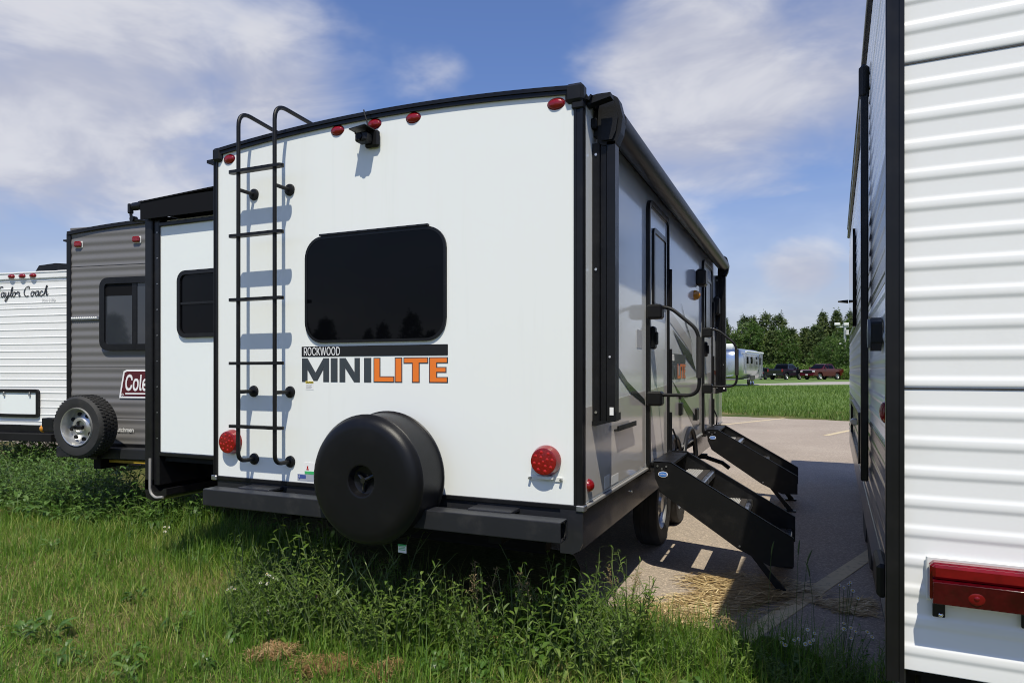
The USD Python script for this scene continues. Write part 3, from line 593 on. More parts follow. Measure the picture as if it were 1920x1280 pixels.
# the two entry doors
def door(y0, y1, z0, z1):
    o = rrect(y0, y1, z0, z1, .09, 6)
    d = part(T, 'door', prism(o.buffer(-.030), 'x', -.01, .012), 'fibreglass')
    part(d, 'frame', [prism(o.difference(o.buffer(-.036)), 'x', .001, .028), prism(o.buffer(-.030).difference(o.buffer(-.046)), 'x', .001, .020)], 'black_trim')
    g = rrect(y0 + .14, y1 - .14, 1.90, 2.47, .05, 5)
    part(d, 'window', prism(g.difference(g.buffer(-.035)), 'x', .013, .030), 'black_trim')
    part(d, 'pane', prism(g.buffer(-.033), 'x', .013, .022), 'frost_glass')
    part(d, 'lower_film', prism(GREY.intersection(o.buffer(-.05)), 'x', .0126, .0136), 'film_grey', smooth=False)
    part(d, 'latch', [bx(.013, .050, y0 + .055, y0 + .14, 1.60, 1.76, .012), bx(.05, .068, y0 + .06, y0 + .10, 1.63, 1.72, .006)], 'black_powder')
    part(d, 'hinge', [cyl((.034, y1 - .01, a), (.034, y1 - .01, b), .012, 8) for a, b in ((1.95, 2.25), (1.25, 1.62), (.82, 1.12))], 'black_powder')
    part(d, 'catch', tube([(.03, y1 + .10, .98), (.06, y1 + .11, .90), (.05, y1 + .14, .80)], .008, 6), 'black_powder')
door(1.46, 2.22, .735, 2.645)
door(4.22, 4.98, .735, 2.645)
def grab(y):
    h = part(T, 'grab_handle', tube(fillet([(.05, y, 1.885), (.16, y, 1.885), (.335, y, 1.735), (.357, y, 1.66), (.357, y, 1.282), (.05, y, 1.282)], .085, 7), .0125, 12), 'black_powder', smooth=50)
    part(h, 'foam_grip', tube([(.357, y, 1.675), (.357, y, 1.40)], .020, 12), 'rubber', smooth=50)
    for z in (1.86, 1.262):
        part(h, 'hinge_block', bx(.005, .115, y - .045, y + .055, z - .055, z + .045, .014), 'black_powder')
grab(1.475); grab(4.235)
part(T, 'speaker', [bx(.001, .10, 3.78, 3.95, 2.305, 2.475, .02)], 'black_powder')
part(T, 'porch_light', dome(.002, 3.70, 2.20, .07, .05, .06, axis='x'), 'amber_lens', smooth=60)
part(T, 'vent_hood', bx(.001, .07, 5.2, 5.42, 2.12, 2.34, .02), 'black_powder')
part(T, 'outlet_cover', [bx(.001, .03, 2.76, 2.86, 1.06, 1.17, .006), bx(.001, .02, 2.77, 2.84, 1.20, 1.25, .004)], 'black_powder')
part(T, 'outlet_cover', [bx(.001, .025, 3.72, 3.86, .95, 1.07, .006)], 'black_powder')
part(T, 'model_badge', text('Rockwood', .035, 'x', (.0025, 3.05, 1.20), shear=.2), 'film_black', smooth=False)
# awning
aw = part(T, 'awning', tube([(.098, y, 2.738) for y in np.linspace(.24, 5.42, 6)], .066, 22), 'awning_roll', smooth=50)
part(aw, 'valance', bx(.030, .045, .26, 5.40, 2.705, 2.76, .003), 'fabric_black')
part(aw, 'top_cover', prism(Polygon([(.01, 2.835), (.09, 2.808), (.135, 2.79), (.135, 2.80), (.09, 2.820), (.01, 2.845)]), 'y', .26, 5.40), 'awning_roll')
for y, s in ((.17, 1), (5.43, -1)):
    head = Polygon([(.030, 2.62), (.036, 2.820), (.058, 2.848), (.105, 2.855), (.135, 2.835), (.160, 2.735), (.148, 2.66), (.122, 2.605), (.06, 2.605)]).buffer(-.01).buffer(.012, quad_segs=3)
    part(aw, 'end_cap', [prism(head, 'y', y, y + .075), prism(head.buffer(-.022), 'y', y - .014, y)], 'black_powder', smooth=50)
    arm = shapely.union_all([sbox(.001, y, .040, y + .075), sbox(.046, y + .006, .072, y + .07), sbox(.078, y, .122, y + .075), sbox(.03, y + .02, .10, y + .06)])
    part(aw, 'arm', prism(arm, 'z', 1.19, 2.62), 'black_trim')
    part(aw, 'arm_foot', prism(Polygon([(.0, 1.165), (.02, 1.165), (.13, 1.195), (.13, 1.235), (.09, 1.19), (.0, 1.19)]), 'y', y - .01, y + .085), 'black_powder')
    part(aw, 'rivet', [cyl((.022, y + .002, z), (.022, y - .006, z), .007, 10) for z in (2.56, 1.97, 1.235)] + [cyl((.095, y + .002, 1.52), (.095, y - .005, 1.52), .006, 8)], 'chrome')
    part(aw, 'arm_label', bx(.094, .114, y - .0016, y - .0004, 1.222, 1.262), 'film_white', smooth=False)
part(aw, 'mount', [bx(.001, .035, .19, .23, 2.66, 2.83, .004), bx(-.012, .03, .15, .20, 2.695, 2.745, .006)], 'black_powder')
# fold-down steps at both doors
def steps(y0, y1):
    prof = Polygon([(.045, .82), (.165, .82), (.945, .375), (.945, .19), (.80, .182), (.60, .275), (.10, .605), (.06, .70)])
    flange = lambda a: prism(Polygon([(.045, .82), (.165, .82), (.945, .375), (.945, .371), (.162, .815), (.045, .815)]), 'y', a, a + .022)
    s = part(T, 'entry_steps', [prism(prof, 'y', y0, y0 + .006), flange(y0)], 'black_powder', smooth=False)
    part(s, 'side_plate', [prism(prof, 'y', y1 - .006, y1), flange(y1 - .022)], 'black_powder', smooth=False)
    part(s, 'landing', [bx(.02, .17, y0 + .01, y1 - .01, .790, .812, .003), bx(-.02, .05, y0 + .02, y1 - .02, .77, .80, .003)], 'black_powder')
    for x, z in ((.278, .678), (.550, .476), (.825, .276)):
        d = .145
        t = part(s, 'tread', [bx(x - d + .045 + k * .0115, x - d + .0515 + k * .0115, y0 + .008, y1 - .008, z - .004, z + .004) for k in range(10)] + [bx(x - d + .03, x + .095, y0 + .008, y1 - .008, z - .022, z - .006)], 'tread_grey', smooth=False)
        part(t, 'grip_strip', bx(x + .020, x + .062, y0 + .010, y1 - .010, z - .006, z + .006, .001), 'grip_tape')
        part(t, 'nosing', bx(x + .064, x + .100, y0 + .010, y1 - .010, z - .045, z + .006, .006), 'aluminium')
    for x, z in ((.075, .79), (.105, .772), (.135, .79), (.615, .292)): part(s, 'bolt', cyl((x, y0 + .001, z), (x, y0 - .008, z), .0065, 8), 'steel')
    for x, z in ((.075, .79), (.105, .772), (.135, .79)): part(s, 'bolt', cyl((x, y1 - .007, z), (x, y1 - .015, z), .0065, 8), 'steel')
    el = Point(0, 0).buffer(1, quad_segs=10)
    lb = part(s, 'maker_label', prism(affinity.translate(affinity.scale(el, .034, .020), .112, .735), 'y', y0 - .0016, y0 - .0004), 'film_white', smooth=False)
    part(lb, 'blue_oval', [prism(affinity.translate(affinity.scale(el, .030, .0165), .112, .735), 'y', y0 - .0026, y0 - .0017)], 'blue_label', smooth=False)
    part(lb, 'lettering', text('MORryde', .009, 'y', (.090, y0 - .0028, .731), shear=.2), 'film_white', smooth=False)
    for yy in (y0 + .02, y1 - .04):
        part(s, 'leg', [prism(Polygon([(.68, .235), (.74, .215), (.90, .03), (.90, .012), (.84, .012), (.84, .03)]), 'y', yy, yy + .02), bx(.81, .93, yy - .03, yy + .05, .008, .022, .003)], 'black_powder')
steps(1.49, 2.20); steps(4.25, 4.96)
# slide-out room on the left wall with its topper awning
SY = .35
sl = part(T, 'slide_out', [bx(-3.37, -WD + .02, SY, 3.6, .846, 2.53, .004)], 'fibreglass_rear')
part(sl, 'flange', [bx(-3.425, -3.37, SY - .012, 3.62, .60, 2.60, .006), bx(-3.50, -3.425, SY - .03, 3.64, .56, 2.62, .008)], 'black_trim')
part(sl, 'top_trim', bx(-3.37, -WD - .004, SY - .016, SY + .02, 2.513, 2.542, .004), 'black_trim')
part(sl, 'top_edge', bx(-3.33, -WD - .004, SY + .02, SY + .05, 2.535, 2.562, .004), 'film_white')
part(sl, 'bottom_trim', bx(-3.37, -WD - .004, SY - .014, 3.6, .820, .847, .004), 'black_trim')
hk = [(-3.495, .64), (-3.495, .56), (-3.480, .515), (-3.44, .492), (-3.36, .492), (-3.30, .515), (-3.27, .54), (-3.27, .585), (-3.30, .585), (-3.34, .555), (-3.40, .555), (-3.425, .60), (-3.425, .64)]
part(sl, 'bottom_seal', prism(Polygon(hk), 'y', SY - .03, 3.6), 'black_trim')
part(sl, 'seal_lip', [tube(fillet([(-3.435, SY - .034, .80), (-3.435, SY - .034, .55), (-3.38, SY - .034, .512), (-3.30, SY - .034, .525)], .05, 5), .010, 8)], 'seal_grey', smooth=60)
part(sl, 'side_seal', bx(-3.366, -3.362, SY - .004, SY - .001, .85, 2.51), 'seal_grey')
for k in range(9):
    part(sl, 'flange_screw', cyl((-3.385, SY - .012, .95 + k * .19), (-3.385, SY - .016, .95 + k * .19), .005, 6), 'steel')
g = rrect(-3.178, -2.60, 1.688, 2.172, .075, 6)
wq = part(sl, 'window', [prism(g.difference(g.buffer(-.030)), 'y', SY - .020, SY + .01), bx(-3.16, -2.62, SY - .016, SY - .006, 1.927, 1.943)], 'black_trim')
part(wq, 'pane', prism(g.buffer(-.028), 'y', SY - .008, SY - .003), 'tint')
part(sl, 'floor', bx(-3.34, -WD, SY + .02, 3.58, .78, .82), 'underbody')
part(sl, 'slide_rail', [bx(-3.3, -2.3, yy, yy + .08, .60, .74, .005) for yy in (.75, 2.9)], 'underbody')
tp = part(sl, 'topper_awning', prism(Polygon([(-3.49, 2.700), (-2.44, 2.745), (-2.44, 2.735), (-3.49, 2.690)]), 'y', .28, 3.66), 'fabric_black')
part(tp, 'roller', cyl((-3.515, .33, 2.680), (-3.515, 3.7, 2.680), .034, 18), 'fabric_black', smooth=50)
part(tp, 'valance', bx(-3.50, -2.445, .285, .292, 2.565, 2.700), 'fabric_black')
part(tp, 'ratchet', [lathe([(.001, -.05), (.022, -.05), (.030, -.04), (.030, .03), (.036, .035), (.036, .055), (.028, .06), (.028, .11), (.001, .11)], 14, 'x', (-3.61, .35, 2.690)), cyl((-3.69, .35, 2.690), (-3.60, .35, 2.690), .010, 8)], 'black_powder')
part(tp, 'bracket', [bx(-3.702, -3.676, .33, .37, 2.640, 2.715, .006), tube(fillet([(-3.690, .35, 2.66), (-3.680, .35, 2.605), (-3.635, .35, 2.585), (-3.48, .35, 2.565)], .03, 5), .011, 8), lathe([(.001, -.02), (.022, -.02), (.022, .02), (.001, .02)], 12, 'y', (-3.655, .35, 2.597))], 'black_powder')
# rooftop air conditioner, hidden from here but on the roof all the same
part(T, 'air_conditioner', bx(-1.55, -.90, 3.2, 4.0, 2.90, 3.14, .06), 'white_plastic')

# ------------------------------------------------------------------ the grey trailer behind, left
GA = math.radians(8.9)
G = thing('travel_trailer', 'dark grey ribbed trailer with exposed spare wheel and maroon camping logo', 'travel trailer', loc=(-5.6527, 1.1676, 0), rz=GA, pivot=(1.2, 3.0, 0))
gc = lambda x: 2.795 + .075 * (1 - ((x - 1.22) / 1.22) ** 2)
WAVE = tuple((u, .5 - .5 * math.cos(2 * math.pi * u)) for u in np.linspace(0, .92, 12))
for z0, z1 in ((.74, .985), (.985, 1.478), (1.478, 2.466)):
    part(G, 'siding_panel', corrugated(.012, 2.43, z0, z1, .082, .0055, phase=z0 + .03, prof=WAVE), 'siding_grey', smooth=40)
ms = corrugated(.012, 2.43, 2.466, 2.855, .082, .0055, phase=2.50, prof=WAVE)
part(G, 'siding_panel', ms, 'siding_grey', smooth=40)
body = Polygon([(.0, .74), (2.44, .74)] + [(x, gc(x)) for x in np.linspace(2.44, 0, 16)])
part(G, 'body', prism(body, 'y', .012, 6.5), 'siding_grey')
ga = [(x, gc(x)) for x in np.linspace(-.005, 2.445, 30)]
part(G, 'roof_trim', prism(Polygon([(x, z - .012) for x, z in ga] + [(x, z + .022) for x, z in ga[::-1]]), 'y', -.025, .05), 'black_trim')
part(G, 'corner_trim', bx(-.022, .030, -.016, .02, .70, 2.80, .004), 'black_trim')
part(G, 'corner_trim', bx(2.41, 2.46, -.016, .02, .70, 2.80, .004), 'black_trim')
part(G, 'gutter_spout', prism(Polygon([(-.10, 2.735), (-.02, 2.71), (-.02, 2.75), (-.10, 2.75)]), 'y', .02, .08), 'black_powder')
for x, z in ((.124, 2.685), (.815, 2.70), (1.22, 2.71), (1.62, 2.70), (2.3, 2.685)):
    b = part(G, 'marker_light', bx(x - .042, x + .042, -.035, -.004, z - .026, z + .030, .012), 'red_lens')
    part(b, 'base', bx(x - .046, x + .046, -.010, -.001, z - .034, z + .032, .004), 'white_plastic')
gw = rrect(.401, 1.75, 1.644, 2.345, .09, 6)
w = part(G, 'window', prism(gw.difference(gw.buffer(-.06)), 'y', -.038, .0), 'black_trim')
part(w, 'pane', prism(gw.buffer(-.055), 'y', -.020, -.014), 'smoke_glass')
part(w, 'mullion', [bx(.775, .83, -.026, -.012, 1.70, 2.29)], 'black_trim')
part(w, 'blind', bx(.46, .775, -.0225, -.0205, 2.17, 2.288), 'fabric_black')
cl = part(G, 'strip_light', bx(.035, .370, -.016, -.008, 1.945, 1.977, .002), 'steel')
part(cl, 'diode', [dome(.052 + k * .0262, -.016, 1.961, .0105, .0125, .010, n=10, rows=3) for k in range(12)], 'white_plastic', smooth=60)
lg = [(.615, 1.190), (1.26, 1.19), (1.24, 1.455), (.70, 1.455), (.665, 1.44), (.64, 1.32)]
lo = part(G, 'logo', prism(Polygon(lg).buffer(.004), 'y', -.0110, -.0095), 'film_white', smooth=False)
part(lo, 'logo_field', prism(Polygon(lg).buffer(-.014), 'y', -.0128, -.0112), 'film_maroon', smooth=False)
part(lo, 'lettering', text('Coleman', .145, 'y', (.680, -.0130, 1.262), width=.505, bold=True, shear=.10), 'film_white', smooth=False)
part(lo, 'underline', [bx(.685, 1.19, -.0145, -.013, 1.222, 1.236), prism(Point(.652, 1.218).buffer(.012).difference(Point(.652, 1.218).buffer(.008)), 'y', -.0145, -.013)], 'film_white', smooth=False)
part(G, 'maker_badge', text('Dutchmen', .036, 'y', (.555, -.011, .862), width=.225, bold=True), 'film_white', smooth=False)
part(G, 'bumper', bx(.05, 2.40, -.19, -.06, .625, .722, .006), 'charcoal_metal')
part(G, 'skirt', bx(.02, 2.42, -.004, .02, .66, .742), 'black_trim')
part(G, 'side_lamp', bx(-.10, -.012, .08, .16, 1.86, 1.96, .012), 'white_plastic')
part(G, 'frame', bx(.3, .95, .05, .12, .552, .576), 'yellow_paint')
part(G, 'side_bracket', bx(-.16, -.02, -.16, -.08, .86, .99, .006), 'black_powder')
part(G, 'amber_light', dome(-.165, -.14, .885, .028, .036, .03), 'amber_lens', smooth=60)
gx, gz, KW = .545, .938, .905
R_, W_ = .315, .21
tpf = [(.19, -.42), (.235, -.47), (.285, -.46), (.305, -.38), (.313, -.30), (.315, -.22), (.309, -.21), (.309, -.17), (.315, -.16), (.315, -.05), (.309, -.04), (.309, .0), (.315, .01), (.315, .12), (.309, .13), (.309, .17), (.315, .18), (.313, .30), (.30, .40), (.25, .45), (.19, .42)]
spw = part(G, 'spare_wheel', lathe([(r * KW, h * W_ / .94 - .32) for r, h in tpf], 44, 'y', (gx, 0, gz)), 'rubber', smooth=28)
blocks = []
for row, h in ((0, -.27), (1, -.11), (2, .065), (3, .23)):
    for k in range(52):
        a = 2 * math.pi * (k + .5 * (row % 2)) / 52
        b = bx(-.006, .006, -.018, .018, .308 * KW, .3195 * KW)
        b.apply_transform(trimesh.transformations.rotation_matrix(-a, [0, 1, 0])); b.apply_translation((gx, h * W_ / .94 - .32, gz)); blocks.append(b)
part(spw, 'tread_blocks', blocks, 'rubber', smooth=False)
part(spw, 'rim', lathe([(r * KW, h) for r, h in [(.196, -.415), (.190, -.428), (.183, -.425), (.176, -.39), (.168, -.345), (.12, -.36), (.085, -.385), (.062, -.385), (.058, -.36), (.001, -.36)]], 40, 'y', (gx, 0, gz)), 'silver_rim', smooth=30)
for a in np.arange(8) * math.pi / 4 + .2: part(spw, 'vent_hole', cyl((gx + .115 * math.cos(a), -.372, gz + .115 * math.sin(a)), (gx + .115 * math.cos(a), -.340, gz + .115 * math.sin(a)), .018, 12), 'underbody')
part(spw, 'clamp', [bx(gx - .02, gx + .075, -.44, -.40, gz - .02, gz + .015, .006), cyl((gx, -.46, gz), (gx, -.36, gz), .014, 10), cyl((gx, -.40, gz - .03), (gx, -.40, gz + .05), .01, 8)], 'black_powder')
part(G, 'spare_carrier', [bx(gx - .04, gx + .04, -.24, -.16, .62, .95, .005)], 'black_powder')
for yc in (2.7, 3.55):
    wheel(G, .12, yc, .33, .33, .20, -1); wheel(G, 2.32, yc, .33, .33, .20, 1)
part(G, 'chassis_rail', [bx(.35, .43, -.05, 6.4, .50, .66), bx(2.0, 2.08, -.05, 6.4, .50, .66)], 'underbody')

# ------------------------------------------------------------------ the old white trailer at the far left
O = thing('travel_trailer', 'older white ribbed trailer with cursive black lettering, at the far left edge', 'travel trailer', loc=(-7.6947, 2.4863, 0), rz=GA, pivot=(-1.2, 3.0, 0))
for z0, z1, ph in ((.735, 1.20, .03), (1.20, 1.37, .02), (1.37, 1.745, .03), (1.745, 2.284, .03), (2.284, 2.648, .03)):
    part(O, 'siding_panel', corrugated(-2.42, -.004, z0, z1, .094, .006, phase=z0 + ph, prof=((0, 0), (.68, 0), (.71, .2), (.75, 1), (.80, 1), (.86, .4), (.95, 0))), 'siding_white', smooth=40)
part(O, 'body', bx(-2.44, 0, .014, 6.0, .735, 2.66, .004), 'siding_white')
part(O, 'top_cap', [bx(-2.45, .008, -.022, .06, 2.648, 2.735, .010), bx(-2.45, .012, -.030, .06, 2.722, 2.742, .004)], 'siding_white')
part(O, 'corner_trim', bx(-.02, .010, -.012, .02, .72, 2.66, .004), 'white_plastic')
for x in (-.907, -.727, -.548):
    b = part(O, 'marker_light', dome(x, -.022, 2.688, .055, .030, .035), 'red_lens', smooth=60)
    part(b, 'base', bx(x - .05, x + .05, -.026, -.02, 2.655, 2.668), 'white_plastic')
part(O, 'air_conditioner', prism(Polygon([(-.70, 2.742), (.0, 2.742), (.0, 2.84), (-.35, 2.865), (-.62, 2.845)]), 'y', .12, .95), 'black_powder')
part(O, 'lower_skirt', bx(-2.44, 0, -.004, .05, .60, .732, .004), 'black_trim')
part(O, 'bumper', bx(-2.2, -.1, -.16, -.06, .54, .64, .006), 'underbody')
hp = rrect(-1.16, -.452, .838, 1.205, .05, 5)
hh = part(O, 'storage_hatch', prism(hp.buffer(-.04), 'y', -.018, -.004), 'fibreglass_rear')
part(hh, 'frame', prism(hp.difference(hp.buffer(-.042)), 'y', -.034, -.002), 'black_trim')
part(hh, 'latch', [bx(x - .012, x + .012, -.04, -.018, 1.115, 1.165, .004) for x in (-1.03, -.60)], 'steel')
def script_text(x0, z0, h):
    """Joined-up lettering as brush strokes: Taylor Coach."""
    S = []; arcp = lambda cx, cy, rx, ry, a0, a1, n=12: [(cx + rx * math.cos(t), cy + ry * math.sin(t)) for t in np.linspace(a0, a1, n)]
    P2 = math.pi
    S.append([(0.0, 1.55), (.25, 1.75), (.7, 1.72), (1.2, 1.85), (1.5, 1.8)]); S.append([(.85, 1.72), (.8, 1.0), (.7, .3), (.45, 0), (.15, .15), (.1, .4)])
    x = 1.35
    S.append(arcp(x + .35, .45, .33, .42, .6, 2 * P2 + .3)); S.append([(x + .68, .85), (x + .68, .2), (x + .85, 0), (x + 1.0, .15)])
    x = 2.4; S.append([(x, .8), (x + .05, .2), (x + .3, .0), (x + .6, .25), (x + .68, .85)]); S.append([(x + .68, .85), (x + .62, -.2), (x + .35, -.8), (x + .05, -.7), (x + .15, -.35), (x + .9, .15)])
    x = 3.4; S.append([(x, .15), (x + .35, .9), (x + .45, 1.7), (x + .25, 1.75), (x + .15, .9), (x + .2, .15), (x + .4, 0), (x + .6, .2)])
    x = 4.0; S.append(arcp(x + .35, .42, .33, .42, 0, 2 * P2)); S.append([(x + .68, .7), (x + 1.0, .62)])
    x = 5.0; S.append([(x, .6), (x + .15, .95), (x + .3, .75), (x + .55, .8), (x + .5, .2), (x + .65, 0), (x + .9, .15)])
    x = 6.6; S.append([(x + 1.05, 1.35), (x + 1.0, 1.75), (x + .6, 1.7)] + arcp(x + .75, .85, .75, .85, 1.75, 5.2, 16))
    x = 8.2; S.append(arcp(x + .35, .42, .33, .42, 0, 2 * P2)); S.append([(x + .68, .7), (x + 1.0, .62)])
    x = 9.2; S.append(arcp(x + .35, .45, .33, .42, .6, 2 * P2 + .3)); S.append([(x + .68, .85), (x + .68, .2), (x + .85, 0), (x + 1.0, .15)])
    x = 10.2; S.append(arcp(x + .38, .42, .36, .42, .8, 5.3)); S.append([(x + .6, .1), (x + .95, .25)])
    x = 11.1; S.append([(x, .2), (x + .4, .9), (x + .55, 1.75), (x + .35, 1.8), (x + .2, .9), (x + .12, .02)]); S.append([(x + .15, .5), (x + .45, .9), (x + .65, .75), (x + .6, .2), (x + .8, 0), (x + 1.05, .25)])
    sh = shapely.union_all([LineString(fillet([(a, b, 0) for a, b in s], .2, 4)[:, :2]).buffer(.085, quad_segs=3) for s in S])
    sh = affinity.skew(sh, xs=12, origin=(0, 0))
    return affinity.translate(affinity.scale(sh, h, h, origin=(0, 0)), x0, z0)
part(O, 'lettering', prism(script_text(-1.215, 2.425, .0735), 'y', -.0085, -.0070), 'film_black', smooth=False)
part(O, 'motto', text('For Life', .045, 'y', (-.42, -.0085, 2.345), shear=.3), 'sticker_grey', smooth=False)
for yc in (2.6, 3.4):
    wheel(O, -2.3, yc, .33, .33, .20, -1); wheel(O, -.14, yc, .33, .33, .20, 1)

# ------------------------------------------------------------------ the white trailer at the right edge
RA = math.radians(-2.2)
Rr = thing('travel_trailer', 'nearest white ribbed trailer with wide red tail light, cut by right edge', 'travel trailer', loc=(1.2630, -.9587, 0), rz=RA, pivot=(1.2, 3.5, .0), pitch=0)
RT = 3.34
per = .0845
for z0, z1 in ((.594, 1.399), (1.399, 2.327), (2.327, 3.20)):
    part(Rr, 'siding_panel', corrugated(.004, 2.44, z0, z1, per, .0038, phase=1.399 - .010), 'siding_white', smooth=60)
for z in (1.399, 2.327): part(Rr, 'panel_joint', bx(.004, 2.44, -.0022, .004, z - .0022, z + .0022), 'seam', smooth=False)
part(Rr, 'rear_body', bx(.0, 2.44, .014, .06, .594, RT), 'seam')
part(Rr, 'roof', bx(0.0, 2.44, .014, 7.75, RT - .02, RT + .02, .005), 'roof_white')
part(Rr, 'far_wall', bx(2.40, 2.44, .06, 7.75, .594, RT - .02), 'siding_white')
part(Rr, 'front_wall', bx(.02, 2.40, 7.70, 7.75, .594, RT - .02), 'siding_white')
part(Rr, 'floor', bx(.02, 2.40, .06, 7.70, .56, .592), 'underbody')
part(Rr, 'corner_trim', [prism(trim_section(-.040, .004, -.018, .010), 'z', .56, RT), bx(-.042, -.036, -.012, .030, .56, RT, .002)], 'black_trim')
def side_panel(y0, y1, z0, z1, mat):
    m = corrugated(-y1, -y0, z0, z1, per, .005, phase=1.399 - .010); v = np.array(m.vertices)   # built facing -y, turned to face -x
    m = trimesh.Trimesh(np.c_[v[:, 1] - .0, -v[:, 0], v[:, 2]], m.faces, process=False)
    part(Rr, 'siding_panel', m, mat, smooth=40)
for z0, z1, mt in ((.70, 1.17, 'siding_brown'), (1.17, 1.46, 'siding_side'), (1.46, 1.79, 'siding_side'), (1.79, 2.27, 'siding_black'), (2.27, 3.0, 'siding_side'), (3.0, 3.32, 'siding_side')):
    side_panel(.032, 7.75, z0, z1, mt)
part(Rr, 'side_backing', bx(.012, .03, .06, 7.75, .594, RT - .02), 'seam')
part(Rr, 'lower_skirt', bx(-.004, .011, .04, 7.7, .50, .70, .003), 'siding_brown')
part(Rr, 'gutter', bx(-.03, .0, .02, 7.75, 3.315, 3.345, .004), 'black_trim')
for y in (1.95,):
    a = part(Rr, 'awning_arm', bx(-.046, -.008, y, y + .06, .84, 2.98, .006), 'black_trim')
    part(a, 'arm_head', bx(-.056, -.004, y - .01, y + .07, 2.95, 3.14, .02), 'black_powder')
part(Rr, 'awning', cyl((-.018, 2.05, 3.14), (-.018, 7.3, 3.14), .018, 16), 'black_trim', smooth=60)
ll = part(Rr, 'scene_light', [prism(Polygon([(.80, 1.640), (.86, 1.662), (.95, 1.655), (.965, 1.60), (.93, 1.545), (.87, 1.53), (.80, 1.56)]).buffer(-.01).buffer(.012), 'x', -.045, -.006)], 'black_powder')
part(ll, 'lens', prism(affinity.scale(Point(.855, 1.60).buffer(.058), 1.0, 1.0), 'x', -.056, -.046), 'frost_glass')
part(Rr, 'side_marker', [bx(-.014, -.006, .36, .52, 1.262, 1.352, .003), dome(0, 0, 0, .055, .040, .022).apply_transform(trimesh.transformations.rotation_matrix(-math.pi / 2, [0, 0, 1])).apply_translation((-.014, .44, 1.306))], 'red_deep', smooth=60)
part(Rr, 'black_box', bx(-.042, -.006, .48, .72, .645, .765, .012), 'black_powder')
part(Rr, 'warning_sticker', bx(-.0105, -.0090, .30, .36, .84, .90), 'film_white', smooth=False)
hq = rrect(3.0, 5.4, .80, 1.16, .05, 5)
part(Rr, 'baggage_door', [prism(hq.difference(hq.buffer(-.035)), 'x', -.03, -.007)], 'black_trim')
part(Rr, 'baggage_latch', [bx(-.05, -.007, 4.0, 4.12, 1.00, 1.05, .006), cyl((-.05, 4.02, 1.03), (-.05, 4.1, 1.03), .012, 8)], 'steel')
part(Rr, 'window', [prism(rrect(4.6, 6.4, 1.85, 2.75, .08, 5), 'x', -.03, -.007)], 'tint')
part(Rr, 'gutter_spout', prism(Polygon([(-.14, 2.35), (-.02, 2.33), (-.02, 2.37), (-.14, 2.36)]), 'y', 7.55, 7.65), 'black_powder')
for yc in (3.3, 4.15): wheel(Rr, .15, yc, .35, .35, .21, -1); wheel(Rr, 2.3, yc, .35, .35, .21, 1)
part(Rr, 'rear_leg', [bx(.10, .20, .30, .40, .08, .60, .005), bx(.06, .24, .26, .44, .012, .03, .004)], 'underbody')
part(Rr, 'splash_guard', bx(.03, .055, .25, 3.0, .30, .58), 'underbody')
part(Rr, 'bumper', bx(.05, 2.39, .10, .20, .45, .56, .006), 'underbody')
# wide tail light on two brackets
lp = lambda z0, z1, y: bx(.060, .43, y, -.010, z0, z1, .010)
tl = part(Rr, 'tail_light', bx(.062, .430, -.060, -.016, .812, .922, .010), 'red_wide', smooth=30)
part(tl, 'upper_lens', bx(.066, .426, -.074, -.058, .882, .920, .007), 'red_wide', smooth=30)
part(tl, 'lower_lens', prism(Polygon([(-.058, .814), (-.079, .818), (-.086, .876), (-.058, .880)]).buffer(.0015), 'x', .066, .426), 'red_wide_low', smooth=30)
part(tl, 'gasket', bx(.056, .436, -.016, -.008, .806, .930, .006), 'white_plastic')
part(tl, 'bulb_reflector', [dome(.165, -.0825, .845, .020, .020, .004, n=20), dome(.165, -.0855, .845, .007, .007, .004, n=14)], 'red_wide', smooth=60)
for x in (.072, .275):
    b = part(tl, 'bracket', bx(x, x + .030, -.020, -.009, .762, .806, .002), 'black_powder')
    part(b, 'bolt', dome(x + .019, -.020, .770, .0068, .0068, .006, n=10), 'chrome', smooth=60)

